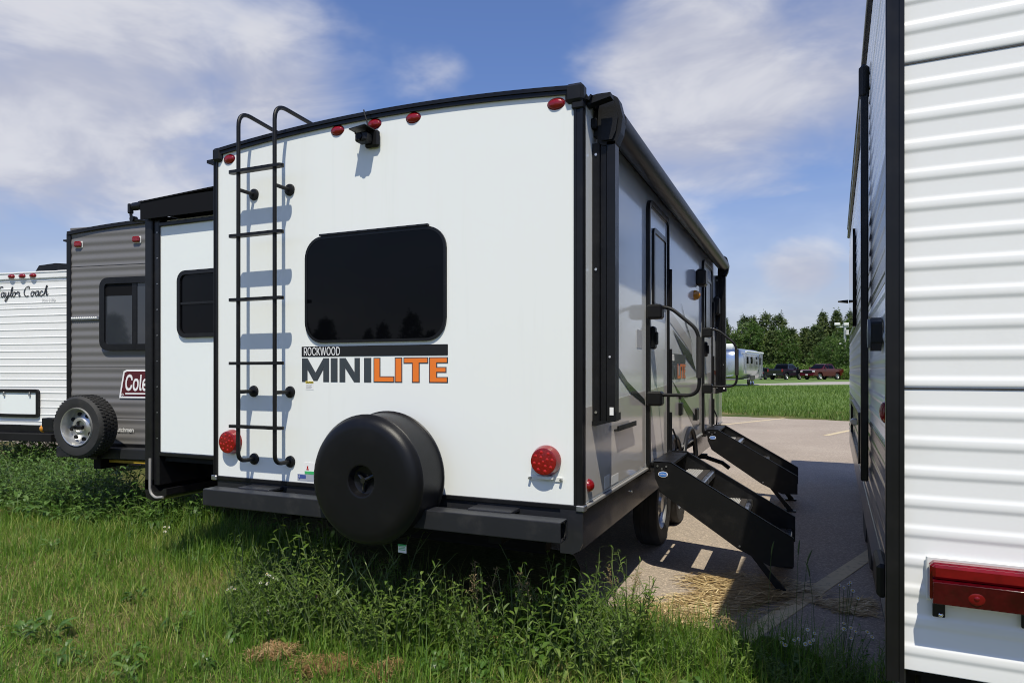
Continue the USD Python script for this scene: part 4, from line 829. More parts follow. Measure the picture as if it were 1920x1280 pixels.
# ------------------------------------------------------------------ far silver trailer, trucks
def airstream():
    A = thing('silver_trailer', 'rounded polished aluminium trailer with twin axles parked beyond the lawn', 'travel trailer', loc=(-2.95, 45.4, .33), rz=-math.radians(8.0), pivot=(-1.2, 4.0, 0))
    W, H0, H1, Ln = 2.45, .45, 2.72, 8.2
    prof = lambda s: np.array([(math.copysign(abs(math.cos(t)) ** .55, math.cos(t)) * W / 2 * s, (H0 + H1) / 2 + math.copysign(abs(math.sin(t)) ** .6, math.sin(t)) * (H1 - H0) / 2 * (.35 + .65 * s) - (1 - s) * .25) for t in np.linspace(0, 2 * math.pi, 37)[:-1]])
    rows = []
    for y, s in [(0, .30), (.06, .55), (.2, .76), (.45, .90), (.8, .97), (1.2, 1), (Ln - 1.2, 1), (Ln - .8, .97), (Ln - .45, .90), (Ln - .2, .76), (Ln - .06, .55), (Ln, .30)]:
        p = prof(s); rows.append(np.c_[p[:, 0] - W / 2, np.full(36, y), p[:, 1]])
    v = np.vstack(rows); f = []
    for i in range(len(rows) - 1):
        for j in range(36):
            q = [i * 36 + j, i * 36 + (j + 1) % 36, (i + 1) * 36 + (j + 1) % 36, (i + 1) * 36 + j]; f += [[q[0], q[1], q[2]], [q[0], q[2], q[3]]]
    for base, fl in ((0, 1), ((len(rows) - 1) * 36, 0)):
        for j in range(1, 35): f.append([base, base + j + 1, base + j][::1 if fl else -1])
    m = trimesh.Trimesh(v, np.array(f), process=False); m.fix_normals()
    part(A, 'shell', m, 'air_alu', smooth=60)
    part(A, 'belt_trim', bx(-.01, .012, 1.0, Ln - .9, 1.22, 1.25), 'aluminium')
    part(A, 'lower_trim', bx(-.02, .012, .9, Ln - .9, .50, .56), 'aluminium')
    for y0, y1, z0, z1 in ((1.5, 2.25, 1.55, 2.15), (2.9, 3.6, 1.55, 2.15)):
        w_ = part(A, 'window', prism(rrect(y0, y1, z0, z1, .1), 'x', .0, .02), 'aluminium'); part(w_, 'pane', prism(rrect(y0 + .05, y1 - .05, z0 + .05, z1 - .05, .07), 'x', .021, .03), 'tint')
    for z in (1.95, 1.58): part(A, 'vent', bx(.0, .03, 4.95, 5.25, z, z + .2, .02), 'black_powder')
    d = part(A, 'door', prism(rrect(5.8, 6.6, .62, 2.35, .12), 'x', .0, .02), 'air_alu'); part(d, 'pane', prism(rrect(5.95, 6.45, 1.55, 2.1, .08), 'x', .021, .03), 'tint')
    part(A, 'awning', cyl((.09, 1.1, 2.45), (.09, 6.9, 2.45), .07, 12), 'white_plastic', smooth=60)
    part(A, 'awning_arm', [bx(.02, .10, 1.15, 1.21, .9, 2.42), bx(.02, .10, 6.7, 6.76, .7, 2.42)], 'aluminium')
    part(A, 'air_conditioner', bx(-1.65, -.8, 1.0, 2.1, 2.66, 3.02, .12), 'white_plastic')
    part(A, 'bumper', bx(-2.2, -.25, -.25, -.05, .42, .56, .02), 'chrome')
    part(A, 'tail_light', [dome(-.33, .10, 1.0, .05, .13, .03), dome(-2.12, .10, 1.0, .05, .13, .03)], 'red_lens', smooth=60)
    for y in (3.15, 3.95):
        wheel(A, -.12, y, .33, .345, .22, 1, 'chrome'); wheel(A, -2.33, y, .33, .345, .22, -1, 'chrome')
    part(A, 'wheel_arch', prism(Polygon([(2.75, .45), (2.8, .75), (4.3, .75), (4.35, .45)]), 'x', .002, .03), 'black_trim')
    part(A, 'tongue', [tube([(-1.8, Ln - .2, .5), (-1.22, Ln + 1.0, .5)], .05, 8), tube([(-.65, Ln - .2, .5), (-1.22, Ln + 1.0, .5)], .05, 8), cyl((-1.22, Ln + .9, .0), (-1.22, Ln + .9, .9), .04, 8)], 'underbody')
    return A
airstream()
def pickup(label, paint, loc, rz, plate='film_white'):
    P = thing('pickup_truck', label, 'pickup truck', loc=loc, rz=rz, group=None)
    # own frame: y forward, rear at y=-2.9, front at 2.9
    low = Polygon([(-2.9, .55), (-2.35, .50), (-2.2, .88), (-1.95, .98), (-1.6, .98), (-1.35, .88), (-1.2, .48), (1.2, .48), (1.35, .88), (1.6, .98), (1.95, .98), (2.2, .88), (2.35, .50), (2.85, .55), (2.95, .70), (2.92, 1.16), (2.6, 1.27), (1.25, 1.33), (-2.88, 1.33), (-2.92, 1.2)])
    part(P, 'body', prism(low.buffer(-.02).buffer(.03, quad_segs=3), 'x', -.99, .99), paint, smooth=40)
    cabp = [(1.30, 1.33), (.45, 1.90), (.10, 1.96), (-.95, 1.95), (-1.30, 1.33)]
    v = []
    for y, z in cabp:
        k = .93 - .20 * (z - 1.33) / .63
        v += [(-k, y, z), (k, y, z)]
    part(P, 'cab', trimesh.convex.convex_hull(np.array(v)), paint, smooth=25)
    ws = np.array([(-.80, 1.20, 1.40), (.80, 1.20, 1.40), (.70, .50, 1.87), (-.70, .50, 1.87)]) + np.array([0, .035, .02])
    part(P, 'windscreen', (ws, np.array([[0, 1, 2], [0, 2, 3]])), 'tint', smooth=False)
    rw = np.array([(-.78, -1.27, 1.42), (.78, -1.27, 1.42), (.70, -1.02, 1.86), (-.70, -1.02, 1.86)]) + np.array([0, -.03, .0])
    part(P, 'rear_window', (rw, np.array([[1, 0, 3], [1, 3, 2]])), 'tint', smooth=False)
    for s in (-1, 1):
        for a, b in ((.05, .95), (-1.02, -.03)):
            q = np.array([(s * .925, a, 1.40), (s * .925, b, 1.40), (s * .785, min(b, .52), 1.86), (s * .785, max(a, -.88), 1.86)])
            part(P, 'side_window', (q, np.array([[0, 1, 2], [0, 2, 3]] if s > 0 else [[1, 0, 3], [1, 3, 2]])), 'tint', smooth=False)
        part(P, 'mirror', bx(s * .99, s * 1.18, .85, 1.0, 1.34, 1.56, .03), paint)
        part(P, 'tail_light', bx(s * .80, s * 1.005, -2.935, -2.86, .98, 1.30, .02), 'red_lens')
        part(P, 'headlight', bx(s * .66, s * .995, 2.84, 2.955, .92, 1.14, .03), 'white_plastic')
        for y in (-1.78, 1.78): wheel(P, s * .86, y, .40, .40, .27, s, 'aluminium')
    part(P, 'bed_floor', bx(-.82, .82, -2.8, -1.38, 1.325, 1.34), 'underbody')
    part(P, 'tonneau_cover', bx(-.86, .86, -2.86, -1.36, 1.345, 1.375, .01), 'fabric_black')
    part(P, 'rear_bumper', bx(-.98, .98, -3.06, -2.9, .56, .76, .03), 'charcoal_metal')
    part(P, 'front_bumper', bx(-.99, .99, 2.88, 3.06, .48, .74, .04), paint)
    part(P, 'grille', [bx(-.64, .64, 2.93, 2.98, .84, 1.15, .02)], 'black_trim')
    part(P, 'grille_bar', [bx(-.62, .62, 2.975, 2.99, z, z + .03) for z in (.90, .99, 1.08)], 'chrome')
    part(P, 'license_plate', [bx(-.16, .16, -3.075, -3.06, .60, .75), bx(-.16, .16, 3.06, 3.075, .56, .70)], plate)
    return P
pickup('black pickup truck seen from behind, parked before the trees', 'car_black', (-1.05, 87.6, .30), -.42)
pickup('dark red pickup truck facing the lot, parked before the trees', 'car_red', (3.1, 90.0, .30), math.pi - .62)
C_ = thing('parked_car', 'dark grey car mostly hidden behind the silver trailer', 'car', loc=(-3.75, 87.5, .30), rz=-.3)
part(C_, 'body', prism(Polygon([(-2.2, .35), (2.2, .35), (2.25, .75), (1.2, .92), (-2.1, 1.0), (-2.25, .7)]).buffer(.05), 'x', -.88, .88), 'car_grey', smooth=40)
part(C_, 'cabin', trimesh.convex.convex_hull(np.array([(s * k, y, z) for s in (-1, 1) for y, z, k in ((1.15, .95, .82), (.35, 1.45, .62), (-1.1, 1.48, .62), (-2.05, 1.0, .80))])), 'tint', smooth=20)
part(C_, 'roof', bx(-.58, .58, -1.05, .3, 1.455, 1.50, .02), 'car_grey')
part(C_, 'tail_light', [bx(s * .62, s * .90, -2.32, -2.2, .78, .93, .02) for s in (-1, 1)], 'red_lens')
for s in (-1, 1):
    for y in (-1.35, 1.4): wheel(C_, s * .80, y, .33, .33, .22, s, 'aluminium')

# ------------------------------------------------------------------ trees
def leafcloud(centres, size, rng, per=3, flat=0.3, droop=0.0):
    """Many small leaf-clump faces round the given centres, with a tone per clump in st.u."""
    n = len(centres) * per; c = np.repeat(centres, per, 0) + rng.normal(0, size * .45, (n, 3))
    d = rng.normal(0, 1, (n, 3)); d[:, 2] *= flat; d[:, 2] -= droop; d /= np.linalg.norm(d, axis=1, keepdims=True)
    e = np.cross(d, rng.normal(0, 1, (n, 3))); e /= np.linalg.norm(e, axis=1, keepdims=True)
    s = size * rng.uniform(.6, 1.4, (n, 1))
    v = np.stack([c - e * s * .38, c + d * s * .9 * .5 + e * s * .1, c + e * s * .38, c + d * s], 1).reshape(-1, 3)
    i = np.arange(n) * 4; f = np.vstack([np.c_[i, i + 1, i + 3], np.c_[i + 1, i + 2, i + 3]])
    u = np.repeat(np.repeat(rng.uniform(0, 1, len(centres)), per) * .7 + rng.uniform(0, .3, n), 4)
    return trimesh.Trimesh(v, f, process=False), np.c_[u, np.zeros(len(u))]
def conifer(name, label, loc, h, rad, seed, group, power=.75, n=1500, size=.42):
    rng = np.random.default_rng(seed)
    t = thing(name, label, 'conifer tree', loc=loc, group=group)
    pts = [(0, 0, -.2)] + [(math.sin(z * .7 + seed) * .06, math.cos(z * .5 + seed) * .06, z) for z in np.linspace(.5, h * .97, 8)]
    part(t, 'trunk', tube(pts, np.linspace(.22, .03, len(pts)), 8), 'bark', smooth=60)
    u = rng.uniform(0, 1, n) ** .75; z = h * (.05 + .97 * (1 - u) if False else .04 + .96 * rng.beta(1.15, 1.5, n))
    r0 = rad * np.clip(1 - z / h, 0.012, 1) ** power
    a = rng.uniform(0, 2 * math.pi, n)
    lump = .70 + .55 * meshkit.fbm(np.c_[np.cos(a) * 1.6, np.sin(a) * 1.6, z * .8] + seed * 7.3, 3, seed)
    layer = .82 + .18 * np.sin(z * 5.5 + 2 * np.sin(a * 2 + seed))
    r = r0 * lump * layer * rng.uniform(.45, 1.0, n) ** .5
    c = np.c_[r * np.cos(a), r * np.sin(a), z - r * .12]
    m, uv = leafcloud(c, size, rng, 5, .55, .1)
    part(t, 'crown', m, 'conifer', uv=uv)
    return t
def bushy(name, label, cat, loc, blobs, seed, n=900, size=.35, mat='leafy', group=None, trunk=2.0):
    rng = np.random.default_rng(seed)
    t = thing(name, label, cat, loc=loc, group=group)
    part(t, 'trunk', [tube([(0, 0, -.1), (bx_ * .4, by_ * .4, bz * .6), (bx_, by_, bz)], [.10, .07, .03], 6) for bx_, by_, bz, _, _ in blobs], 'bark', smooth=60)
    cs = []
    tot = sum(b[3] ** 2 for b in blobs)
    for x, y, z, r, q in blobs:
        k = int(n * r * r / tot); d = rng.normal(0, 1, (k, 3)); d /= np.linalg.norm(d, axis=1, keepdims=True)
        l = .7 + .6 * meshkit.fbm(d * 2.2 + seed + x, 3, seed)
        cs.append(np.array([x, y, z]) + d * np.array([r, r, r * q]) * (l * rng.uniform(.5, 1, k) ** .4)[:, None])
    cs = np.vstack(cs); cs = cs[cs[:, 2] > .05]
    m, uv = leafcloud(cs, size, rng, 4, .8, .1)
    part(t, 'crown', m, mat, uv=uv); return t
grp = 'dark conifers behind the lawn'
base_c = [conifer('conifer_tree', 'dark dense conifer standing behind the silver trailer', (-11.6, 118, .3), 10.3, 3.2, 11, grp),
          conifer('conifer_tree', 'dark broad conifer standing over the black pickup truck', (-4.9, 119, .3), 10.9, 3.4, 12, grp, .5),
          conifer('conifer_tree', 'narrow pointed conifer rising right of the gap in the tree row', (3.9, 121, .3), 11.0, 2.9, 13, grp, .72),
          conifer('conifer_tree', 'low dark conifer at the dip of the tree row', (-.9, 117, .3), 8.0, 3.2, 14, grp, .55)]
more = [(1, -8.4, 120, .97, .4, 'rounded dark conifer left of the middle of the far tree row'), (0, -6.9, 118.5, 1.0, 2.0, 'dark conifer with a blunt top, second left of the dip in the tree row'), (1, -2.9, 119.5, .98, 3.9, 'tall dark conifer just left of the dip in the tree row'),
        (3, 1.3, 119, 1.02, 1.1, 'dark conifer right of the dip, behind the red pickup truck'), (2, 6.0, 121, 1.02, 2.2, 'pointed conifer left of the white lamp pole'), (1, 8.2, 119, .99, 5.1, 'dark conifer behind the white lamp pole'),
        (0, 10.6, 120, 1.0, .9, 'dark conifer at the right end of the visible tree row'), (3, -14.3, 117, 1.1, .3, 'dark conifer at the left end of the visible tree row'), (3, 2.8, 116, 1.05, 4.1, 'low dark conifer just behind the red pickup truck'), (3, -3.9, 115, .95, 2.6, 'low dark conifer between the black pickup and the tall conifers'),
        (3, -9.5, 114, .9, 5.0, 'low dark conifer right behind the silver trailer')]
for k, x, y, sc, rz, lab in more: copy_of(base_c[k], 'conifer_tree', (x, y, .3), rz, lab, 'conifer tree', grp, sc)
for i, x in enumerate((13.5, 17, 21, -18, -22, -26.5, -31, 25.5)): copy_of(base_c[i % 4], 'conifer_tree', (x, 119 + (i * 37 % 5) - x * .1, .3), i * 1.3, 'dark conifer of the far tree row, hidden behind the trailers', 'conifer tree', 'far conifers hidden by the trailers', 1.0)
grpb = 'conifers reflected in the rear window'
rb = random.Random(5)
for i in range(22):
    x = -62 + i * 1.75 + rb.uniform(-.6, .6)
    copy_of(base_c[(i * 7) % 4], 'conifer_tree', (x, -58 + rb.uniform(-4, 4), -.05), rb.uniform(0, 6), 'conifer of the row behind the photographer, seen mirrored in the rear window', 'conifer tree', grpb, rb.uniform(.5, .72))
LT = bushy('leafy_tree', 'bright green leafy tree behind the red pickup truck', 'tree', (4.6, 108, .3), [(0, 0, 3.6, 2.3, 1.0), (1.5, .3, 2.6, 1.8, .9), (-1.7, .2, 2.8, 1.6, .9), (.4, 0, 5.0, 1.5, 1.0)], 31)
for x_, y_, sc_, rz_, lab_ in ((-7.6, 115.5, 1.45, .7, 'round leafy green tree between the silver trailer and the black pickup'), (-2.2, 116.2, 1.25, 2.1, 'round leafy green tree at the dip of the tree row'), (8.9, 114.5, 1.5, 3.7, 'tall leafy green tree behind the white lamp pole, at the right end')): copy_of(LT, 'leafy_tree', (x_, y_, .3), rz_, lab_, 'tree', None, sc_)
bushy('climbing_vine', 'green vine mound climbing the lamp pole', 'vine', (6.55, 101, .3), [(0, 0, 1.4, 1.5, 1.0), (-.2, 0, 3.0, 1.1, 1.1), (-.3, 0, 4.4, .75, 1.2), (.9, 0, 1.0, 1.2, .8)], 32)
bushy('shrub', 'pale flowering shrub right of the red pickup truck', 'shrub', (5.7, 92.5, .3), [(0, 0, .7, 1.0, .8), (1.0, .3, .6, .9, .7), (1.9, .2, .5, .8, .7)], 33, n=500, size=.25, mat='lawn_far')
bushy('hedge', 'low pale green hedge behind the black pickup truck', 'hedge', (-2.2, 101, .3), [(k * 1.1, 0, 1.0 + .12 * (k % 3), .95, 1.0) for k in range(-4, 5)], 34, n=900, size=.28, mat='lawn_far')
PL = thing('lamp_pole', 'weathered white lamp pole with floodlights rising out of the vine', 'lamp pole', loc=(6.35, 103.0, .3))
part(PL, 'pole', cyl((0, 0, -.1), (0, 0, 7.6), .16, 12), 'pole_white', smooth=60)
part(PL, 'crossarm', bx(-1.1, .9, -.08, .08, 7.25, 7.42, .02), 'pole_white')
for x, t in ((-1.0, .3), (.75, -.2), (.2, .1)): part(PL, 'floodlight', [bx(x - .38, x + .38, -.35, .1, 7.45 + t * .3, 7.85 + t * .3, .08)], 'white_plastic')
part(PL, 'transformer', cyl((.25, -.2, 6.2), (.25, -.2, 6.9), .26, 12), 'pole_white', smooth=60)
part(PL, 'junction_box', bx(-.75, -.2, -.1, .1, 4.9, 5.1), 'pole_white')
UP = thing('utility_pole', 'grey utility pole standing in the dip of the tree row', 'utility pole', loc=(-1.1, 124, .3))
part(UP, 'pole', cyl((0, 0, -.1), (0, 0, 8.3), .12, 10), 'pole_white', smooth=60)
part(UP, 'crossarm', bx(-.6, .6, -.06, .06, 7.7, 7.85), 'bark')
part(UP, 'wire', tube([(x, 0, 7.9 - .25 * math.sin(math.pi * x / 14) + .045 * x) for x in np.linspace(0, 14, 9)], .022, 4), 'black_trim')

# ------------------------------------------------------------------ grass, weeds, straw
RNG = np.random.default_rng(7)
def edge_y(x): return .80 - .21 * x
def blades(xy, h, w, lean, rng, curve=.5, segs=3, tone=(0, 1)):
    """Tapering, bending grass blades; st.u is the blade's tone, st.v its height."""
    n = len(xy); z0 = ground_z(xy[:, 0], xy[:, 1]) - .005; a = rng.uniform(0, 2 * math.pi, n); d = np.c_[np.cos(a), np.sin(a)]; sgn = np.c_[-d[:, 1], d[:, 0]]
    h = np.broadcast_to(h, (n,)); w = np.broadcast_to(w, (n,)); ln = np.abs(rng.normal(0, lean, n)) * h; tone_ = rng.uniform(*tone, n)
    V, U = [], []
    for k in range(segs):
        t = k / segs; wd = w * (1 - t ** 1.6) * .5; off = ln * (t * (1 - curve) + curve * t * t); zz = h * t * (1 - .22 * (ln / np.maximum(h, 1e-6)) * t)
        c = xy + d * off[:, None]
        for s in (-1, 1): V.append(np.c_[c + sgn * (s * wd)[:, None], z0 + zz]); U.append(np.c_[tone_, np.full(n, t)])
    V.append(np.c_[xy + d * ln[:, None], z0 + h * (1 - .22 * np.minimum(ln / np.maximum(h, 1e-6), 2))]); U.append(np.c_[tone_, np.ones(n)])
    m = 2 * segs + 1; v = np.stack(V, 1).reshape(-1, 3); u = np.stack(U, 1).reshape(-1, 2); i = np.arange(n) * m; f = []
    for k in range(segs - 1): f += [np.c_[i + 2 * k, i + 2 * k + 1, i + 2 * k + 3], np.c_[i + 2 * k, i + 2 * k + 3, i + 2 * k + 2]]
    f.append(np.c_[i + 2 * segs - 2, i + 2 * segs - 1, i + 2 * segs])
    return trimesh.Trimesh(v, np.vstack(f), process=False), u
def scatter(poly, n, rng):
    x0, y0, x1, y1 = poly.bounds; p = np.c_[rng.uniform(x0, x1, n), rng.uniform(y0, y1, n)]
    return p[shapely.contains_xy(poly, p[:, 0], p[:, 1])]
fb = lambda xy, s, seed: meshkit.fbm(np.c_[xy * s, np.zeros(len(xy))], 4, seed)
near = Polygon([(-9.5, 1.6), (-6, .0), (-3.4, -1.7), (-1.5, -1.35), (1.8, -.1), (1.8, .55), (.3, .70), (-1, 1.0), (-5, 1.85), (-9.5, 2.8)])
wide = Polygon([(-14, 3.8), (-14, -6), (6, -6), (6, -.5), (1.6, .45), (-5, 1.85)]).difference(near)
bare = [(-1.52, -.52, .05), (-1.44, -.50, .04), (-1.16, -.56, .05), (-1.08, -.52, .045), (-.84, -.47, .05), (-.42, .10, .05), (-6.6, 1.0, .22)]
def bareness(xy):
    b = np.zeros(len(xy))
    for x, y, r in bare: b = np.maximum(b, np.exp(-((xy[:, 0] - x) ** 2 + (xy[:, 1] - y) ** 2) / (r * r)))
    return b
def strip_t(xy):  # 0 on the open lawn, 1 in the unmown strip along the trailers and the lot's edge
    s = xy[:, 1] - np.where(xy[:, 0] > -2.3, -.25 + .22 * (xy[:, 0] + .5) * 0.3, .35 - .22 * (xy[:, 0] + 2.5))
    return np.clip(.5 + s / .7 + (fb(xy, 1.8, 3) - .5) * 1.6, 0, 1)
xy = scatter(near, 200000, RNG); st_, br_ = strip_t(xy), bareness(xy); nz = fb(xy, 2.2, 5); fine = fb(xy, 9, 6)
keep = RNG.uniform(0, 1, len(xy)) < np.clip(.55 + 1.2 * (fine - .35) + .3 * nz, .15, 1) * (1 - .70 * br_) * np.where(xy[:, 1] > edge_y(xy[:, 0]) - .06 + .2 * (nz - .5), .04, 1)
keep &= ~((xy[:, 1] > .30) & (xy[:, 0] < -.1) & (xy[:, 0] > -2.4) & (RNG.uniform(0, 1, len(xy)) < .9))
a = xy[keep]; sa = st_[keep]
h = (.032 + .10 * RNG.uniform(0, 1, len(a)) ** 1.8) * (1 + .8 * sa) * (.7 + .8 * fb(a, 3.1, 8))
m, u = blades(a, h, RNG.uniform(.0030, .0068, len(a)), .8, RNG)
top('lawn_grass', m, 'grass', 'short green lawn grass in front of the trailers', 'grass', kind='stuff', uv=u)
xy = scatter(near, 120000, RNG); st_, br_ = strip_t(xy), bareness(xy); nz = fb(xy, 1.6, 15)
keep = RNG.uniform(0, 1, len(xy)) < np.clip(.40 - .4 * st_ + 1.9 * (nz - .5), .03, .8) + .4 * br_
keep &= xy[:, 1] < edge_y(xy[:, 0]) + .05
a = xy[keep]
m, u = blades(a, RNG.uniform(.015, .055, len(a)), RNG.uniform(.002, .0045, len(a)), 1.7, RNG)
top('dry_grass', m, 'dry_grass', 'dry straw coloured grass between the green blades of the lawn', 'grass', kind='stuff', uv=u)
xy = scatter(near, 34000, RNG); st_, br_ = strip_t(xy), bareness(xy)
keep = (RNG.uniform(0, 1, len(xy)) < np.where(xy[:, 0] > .55, .30, 1) * np.clip(st_ * 1.1 * (.35 + 1.2 * (fb(xy, 3.2, 21) - .3)), 0, 1) * (1 - br_)) & (xy[:, 1] < edge_y(xy[:, 0]) - .03 + .25 * (fb(xy, 2.5, 22) - .5)) & ~((xy[:, 1] > .22) & (xy[:, 0] < -.15) & (xy[:, 0] > -2.35))
a = xy[keep]
m, u = blades(a, RNG.uniform(.09, .30, len(a)) * (.6 + .8 * fb(a, 1.7, 23)), RNG.uniform(.0035, .0075, len(a)), .75, RNG, .6, 4)
top('tall_grass', m, 'tall_grass', 'long unmown grass along the trailers and the edge of the lot', 'grass', kind='stuff', uv=u)
xy = scatter(wide, 60000, RNG); m, u = blades(xy, RNG.uniform(.04, .12, len(xy)), RNG.uniform(.004, .009, len(xy)), .7, RNG, .5, 2)
top('lawn_grass', m, 'grass', 'sparser lawn grass round the photographer, beyond the frame', 'grass', kind='stuff', uv=u)
far = Polygon([(x, y + .1) for x, y in far_edge if -12 < x < 8] + [(-13, 44), (14, 56), (14, 12)])
xy = scatter(far, 220000, RNG); xy = xy[RNG.uniform(0, 1, len(xy)) < .25 + np.exp(-np.clip(lawn_t(xy[:, 0], xy[:, 1]), 0, 99) / 7)]
m, u = blades(xy, RNG.uniform(.08, .20, len(xy)), RNG.uniform(.015, .035, len(xy)), .5, RNG, .5, 2)
top('far_lawn', m, 'lawn_far', 'bright mown lawn between the lot and the gravel lane', 'grass', kind='stuff', uv=u)
lp_ = grid(np.linspace(-60, 60, 90), np.linspace(0, 140, 110), .010); c = lp_.triangles_center
keep = (lawn_t(c[:, 0], c[:, 1]) > .9); lp_.update_faces(keep)
M['field'] = pbr('green_field', (.095, .155, .026), .95, var=.35, scale=1.4)
top('far_field', lp_, 'field', 'green turf under the far lawn', kind='structure', smooth=True)

def leaf(base, d, length, width, rng, fold=.25, droop=.35, segs=3):
    """One lance-shaped leaf: midrib and two folded halves."""
    d = d / np.linalg.norm(d); s = np.cross(d, [0, 0, 1.0]); s /= np.linalg.norm(s) + 1e-9; up = np.cross(s, d); V = []
    for k in range(segs + 1):
        t = k / segs; c = base + d * length * t + np.array([0, 0, -droop * length * t * t]); wd = width * math.sin(math.pi * min(.97, (.12 + .88 * t)) ** .9) * .5 if k < segs else 0
        V += [c - s * wd + up * wd * fold, c, c + s * wd + up * wd * fold]
    F = []
    for k in range(segs):
        i = 3 * k; F += [[i, i + 1, i + 4], [i, i + 4, i + 3], [i + 1, i + 2, i + 5], [i + 1, i + 5, i + 4]]
    return np.array(V), np.array(F)
def weed_plant(rng, h, stems=4, spread=.10, leaf_len=.075, leaf_w=.017, gap=.026, branch=.5):
    """An upright leafy weed: (leaf mesh, leaf st, stem mesh)."""
    V, F, U, n, T_ = [], [], [], 0, []
    def axis_(p0, p1, bend, hh, gp, scale):
        nonlocal n
        k = max(4, int(hh / gp)); pts = []
        for i in range(k + 1):
            t = i / k; pts.append(p0 + (p1 - p0) * t + bend * t * t)
        T_.append(tube(pts[::2] + [pts[-1]] if (k % 2) else pts[::2], np.linspace(.0030, .0010, len(pts[::2]) + (k % 2)) * (.6 + .4 * scale), 4, False))
        az = rng.uniform(0, 6.28)
        for i in range(1, k + 1):
            t = i / k; az += 2.4 + rng.normal(0, .3)
            if rng.uniform() < .1: continue
            up = .35 + .5 * t + rng.normal(0, .18); d = np.array([math.cos(az), math.sin(az), up])
            ll = leaf_len * scale * (1.15 - .65 * t) * rng.uniform(.7, 1.25)
            v, f = leaf(pts[i], d, ll, leaf_w * scale * (1.1 - .5 * t) * rng.uniform(.75, 1.3), rng, rng.uniform(.1, .6), rng.uniform(.15, .75))
            V.append(v); F.append(f + n); n += len(v); U.append(np.c_[np.full(len(v), rng.uniform(0, 1)), np.zeros(len(v))])
            if branch and .3 < t < .8 and rng.uniform() < .22 * branch and scale > .9:
                bd = np.array([math.cos(az), math.sin(az), 1.1]); bl = hh * rng.uniform(.2, .4); axis_(pts[i], pts[i] + bd / np.linalg.norm(bd) * bl, np.array([0, 0, .1 * bl]), bl, gp * .8, .75)
    for s in range(stems):
        a = rng.uniform(0, 6.28); r = spread * rng.uniform(0, 1); hh = h * rng.uniform(.6, 1.05)
        p0 = np.array([math.cos(a) * r * .4, math.sin(a) * r * .4, -.01]); p1 = np.array([math.cos(a) * r * 1.6, math.sin(a) * r * 1.6, hh])
        axis_(p0, p1, rng.normal(0, .05, 3) * np.array([1, 1, .2]), hh, gap, 1.0)
    return trimesh.Trimesh(np.vstack(V), np.vstack(F), process=False), np.vstack(U), trimesh.util.concatenate(T_)
def broad_plant(rng, n=14, ll=.16, lw=.055, h=.12):
    V, F, U, T_, k = [], [], [], [], 0
    for i in range(n):
        a = rng.uniform(0, 6.28); up = rng.uniform(.25, 1.5); b = np.array([math.cos(a) * .03, math.sin(a) * .03, rng.uniform(.01, h)])
        tip = b + np.array([math.cos(a), math.sin(a), up]) * .05
        v, f = leaf(tip, np.array([math.cos(a), math.sin(a), up]), ll * rng.uniform(.6, 1.2), lw * rng.uniform(.7, 1.2), rng, rng.uniform(.1, .4), rng.uniform(.4, 1.0), 4)
        T_.append(tube([np.array([0, 0, -.01]), b, tip], [.003, .0025, .002], 4, False)); V.append(v); F.append(f + k); k += len(v); U.append(np.c_[np.full(len(v), rng.uniform(0, 1)), np.zeros(len(v))])
    return trimesh.Trimesh(np.vstack(V), np.vstack(F), process=False), np.vstack(U), trimesh.util.concatenate(T_)

def instancer(name, protos, places, label, cat):
    """Ground cover nobody could count: one object, prototypes placed many times. places: (proto, x, y, rz, scale)."""
    p = fresh('/World', name); I = UsdGeom.PointInstancer.Define(stage, p)
    UsdGeom.Scope.Define(stage, p + '/prototypes'); rel = I.CreatePrototypesRel()
    for k, (lm, lu, sm, lmat) in enumerate(protos):
        q = f"{p}/prototypes/plant" + (f"_{k:03d}" if k else ''); UsdGeom.Xform.Define(stage, q)
        usdkit.mesh(stage, q + '/leaves', lm, M[lmat], uv=lu); usdkit.mesh(stage, q + '/stems', sm, M['stem'], smooth=60); rel.AddTarget(q)
    I.CreateProtoIndicesAttr(Vt.IntArray([int(a[0]) for a in places]))
    I.CreatePositionsAttr(Vt.Vec3fArray([Gf.Vec3f(float(a[1]), float(a[2]), float(ground_z(a[1], a[2]))) for a in places]))
    I.CreateOrientationsAttr(Vt.QuathArray([Gf.Quath(math.cos(a[3] / 2), 0, 0, math.sin(a[3] / 2)) for a in places]))
    I.CreateScalesAttr(Vt.Vec3fArray([Gf.Vec3f(*([float(a[4])] * 3)) for a in places]))
    tag(I.GetPrim(), label, cat, None, 'stuff')
rw = np.random.default_rng(41)
protos = [(*weed_plant(rw, .34, 4, .09, .082, .020, .030), 'weed') for _ in range(4)] + [(*weed_plant(rw, .26, 5, .12, .062, .013, .020), 'weed') for _ in range(2)] + [(*weed_plant(rw, .36, 5, .11, .085, .010, .026, .9), 'weed') for _ in range(2)]
strip = Polygon([(-2.35, .0), (-1.8, -.46), (-1.0, -.46), (-.2, -.30), (.9, .06), (1.35, .12), (1.35, .36), (.6, .46), (.1, .46), (-.6, .14), (-1.7, .10), (-2.4, .30)])
pl = []
for x, y in scatter(strip, 1000, rw):
    d = strip_d = min(1.0, .45 + meshkit.fbm(np.array([[x * 2.3, y * 2.3, .5]]), 3, 44)[0])
    if rw.uniform() < .34 * d + .02 and bareness(np.array([[x, y]]))[0] < .3: pl.append((rw.integers(0, 8), x, y, rw.uniform(0, 6.28), rw.uniform(.5, 1.25) * (.45 + .75 * d) * (.80 if y < -.30 else 1.08) * (.55 if x > .25 else 1) * (.75 if x < -1.9 else 1)))
instancer('weed_patch', protos, pl, 'dense leafy weeds under the bumper of the white trailer with the ladder', 'weeds')
bp_ = [(*broad_plant(rw), 'broadleaf') for _ in range(4)]
pl = []
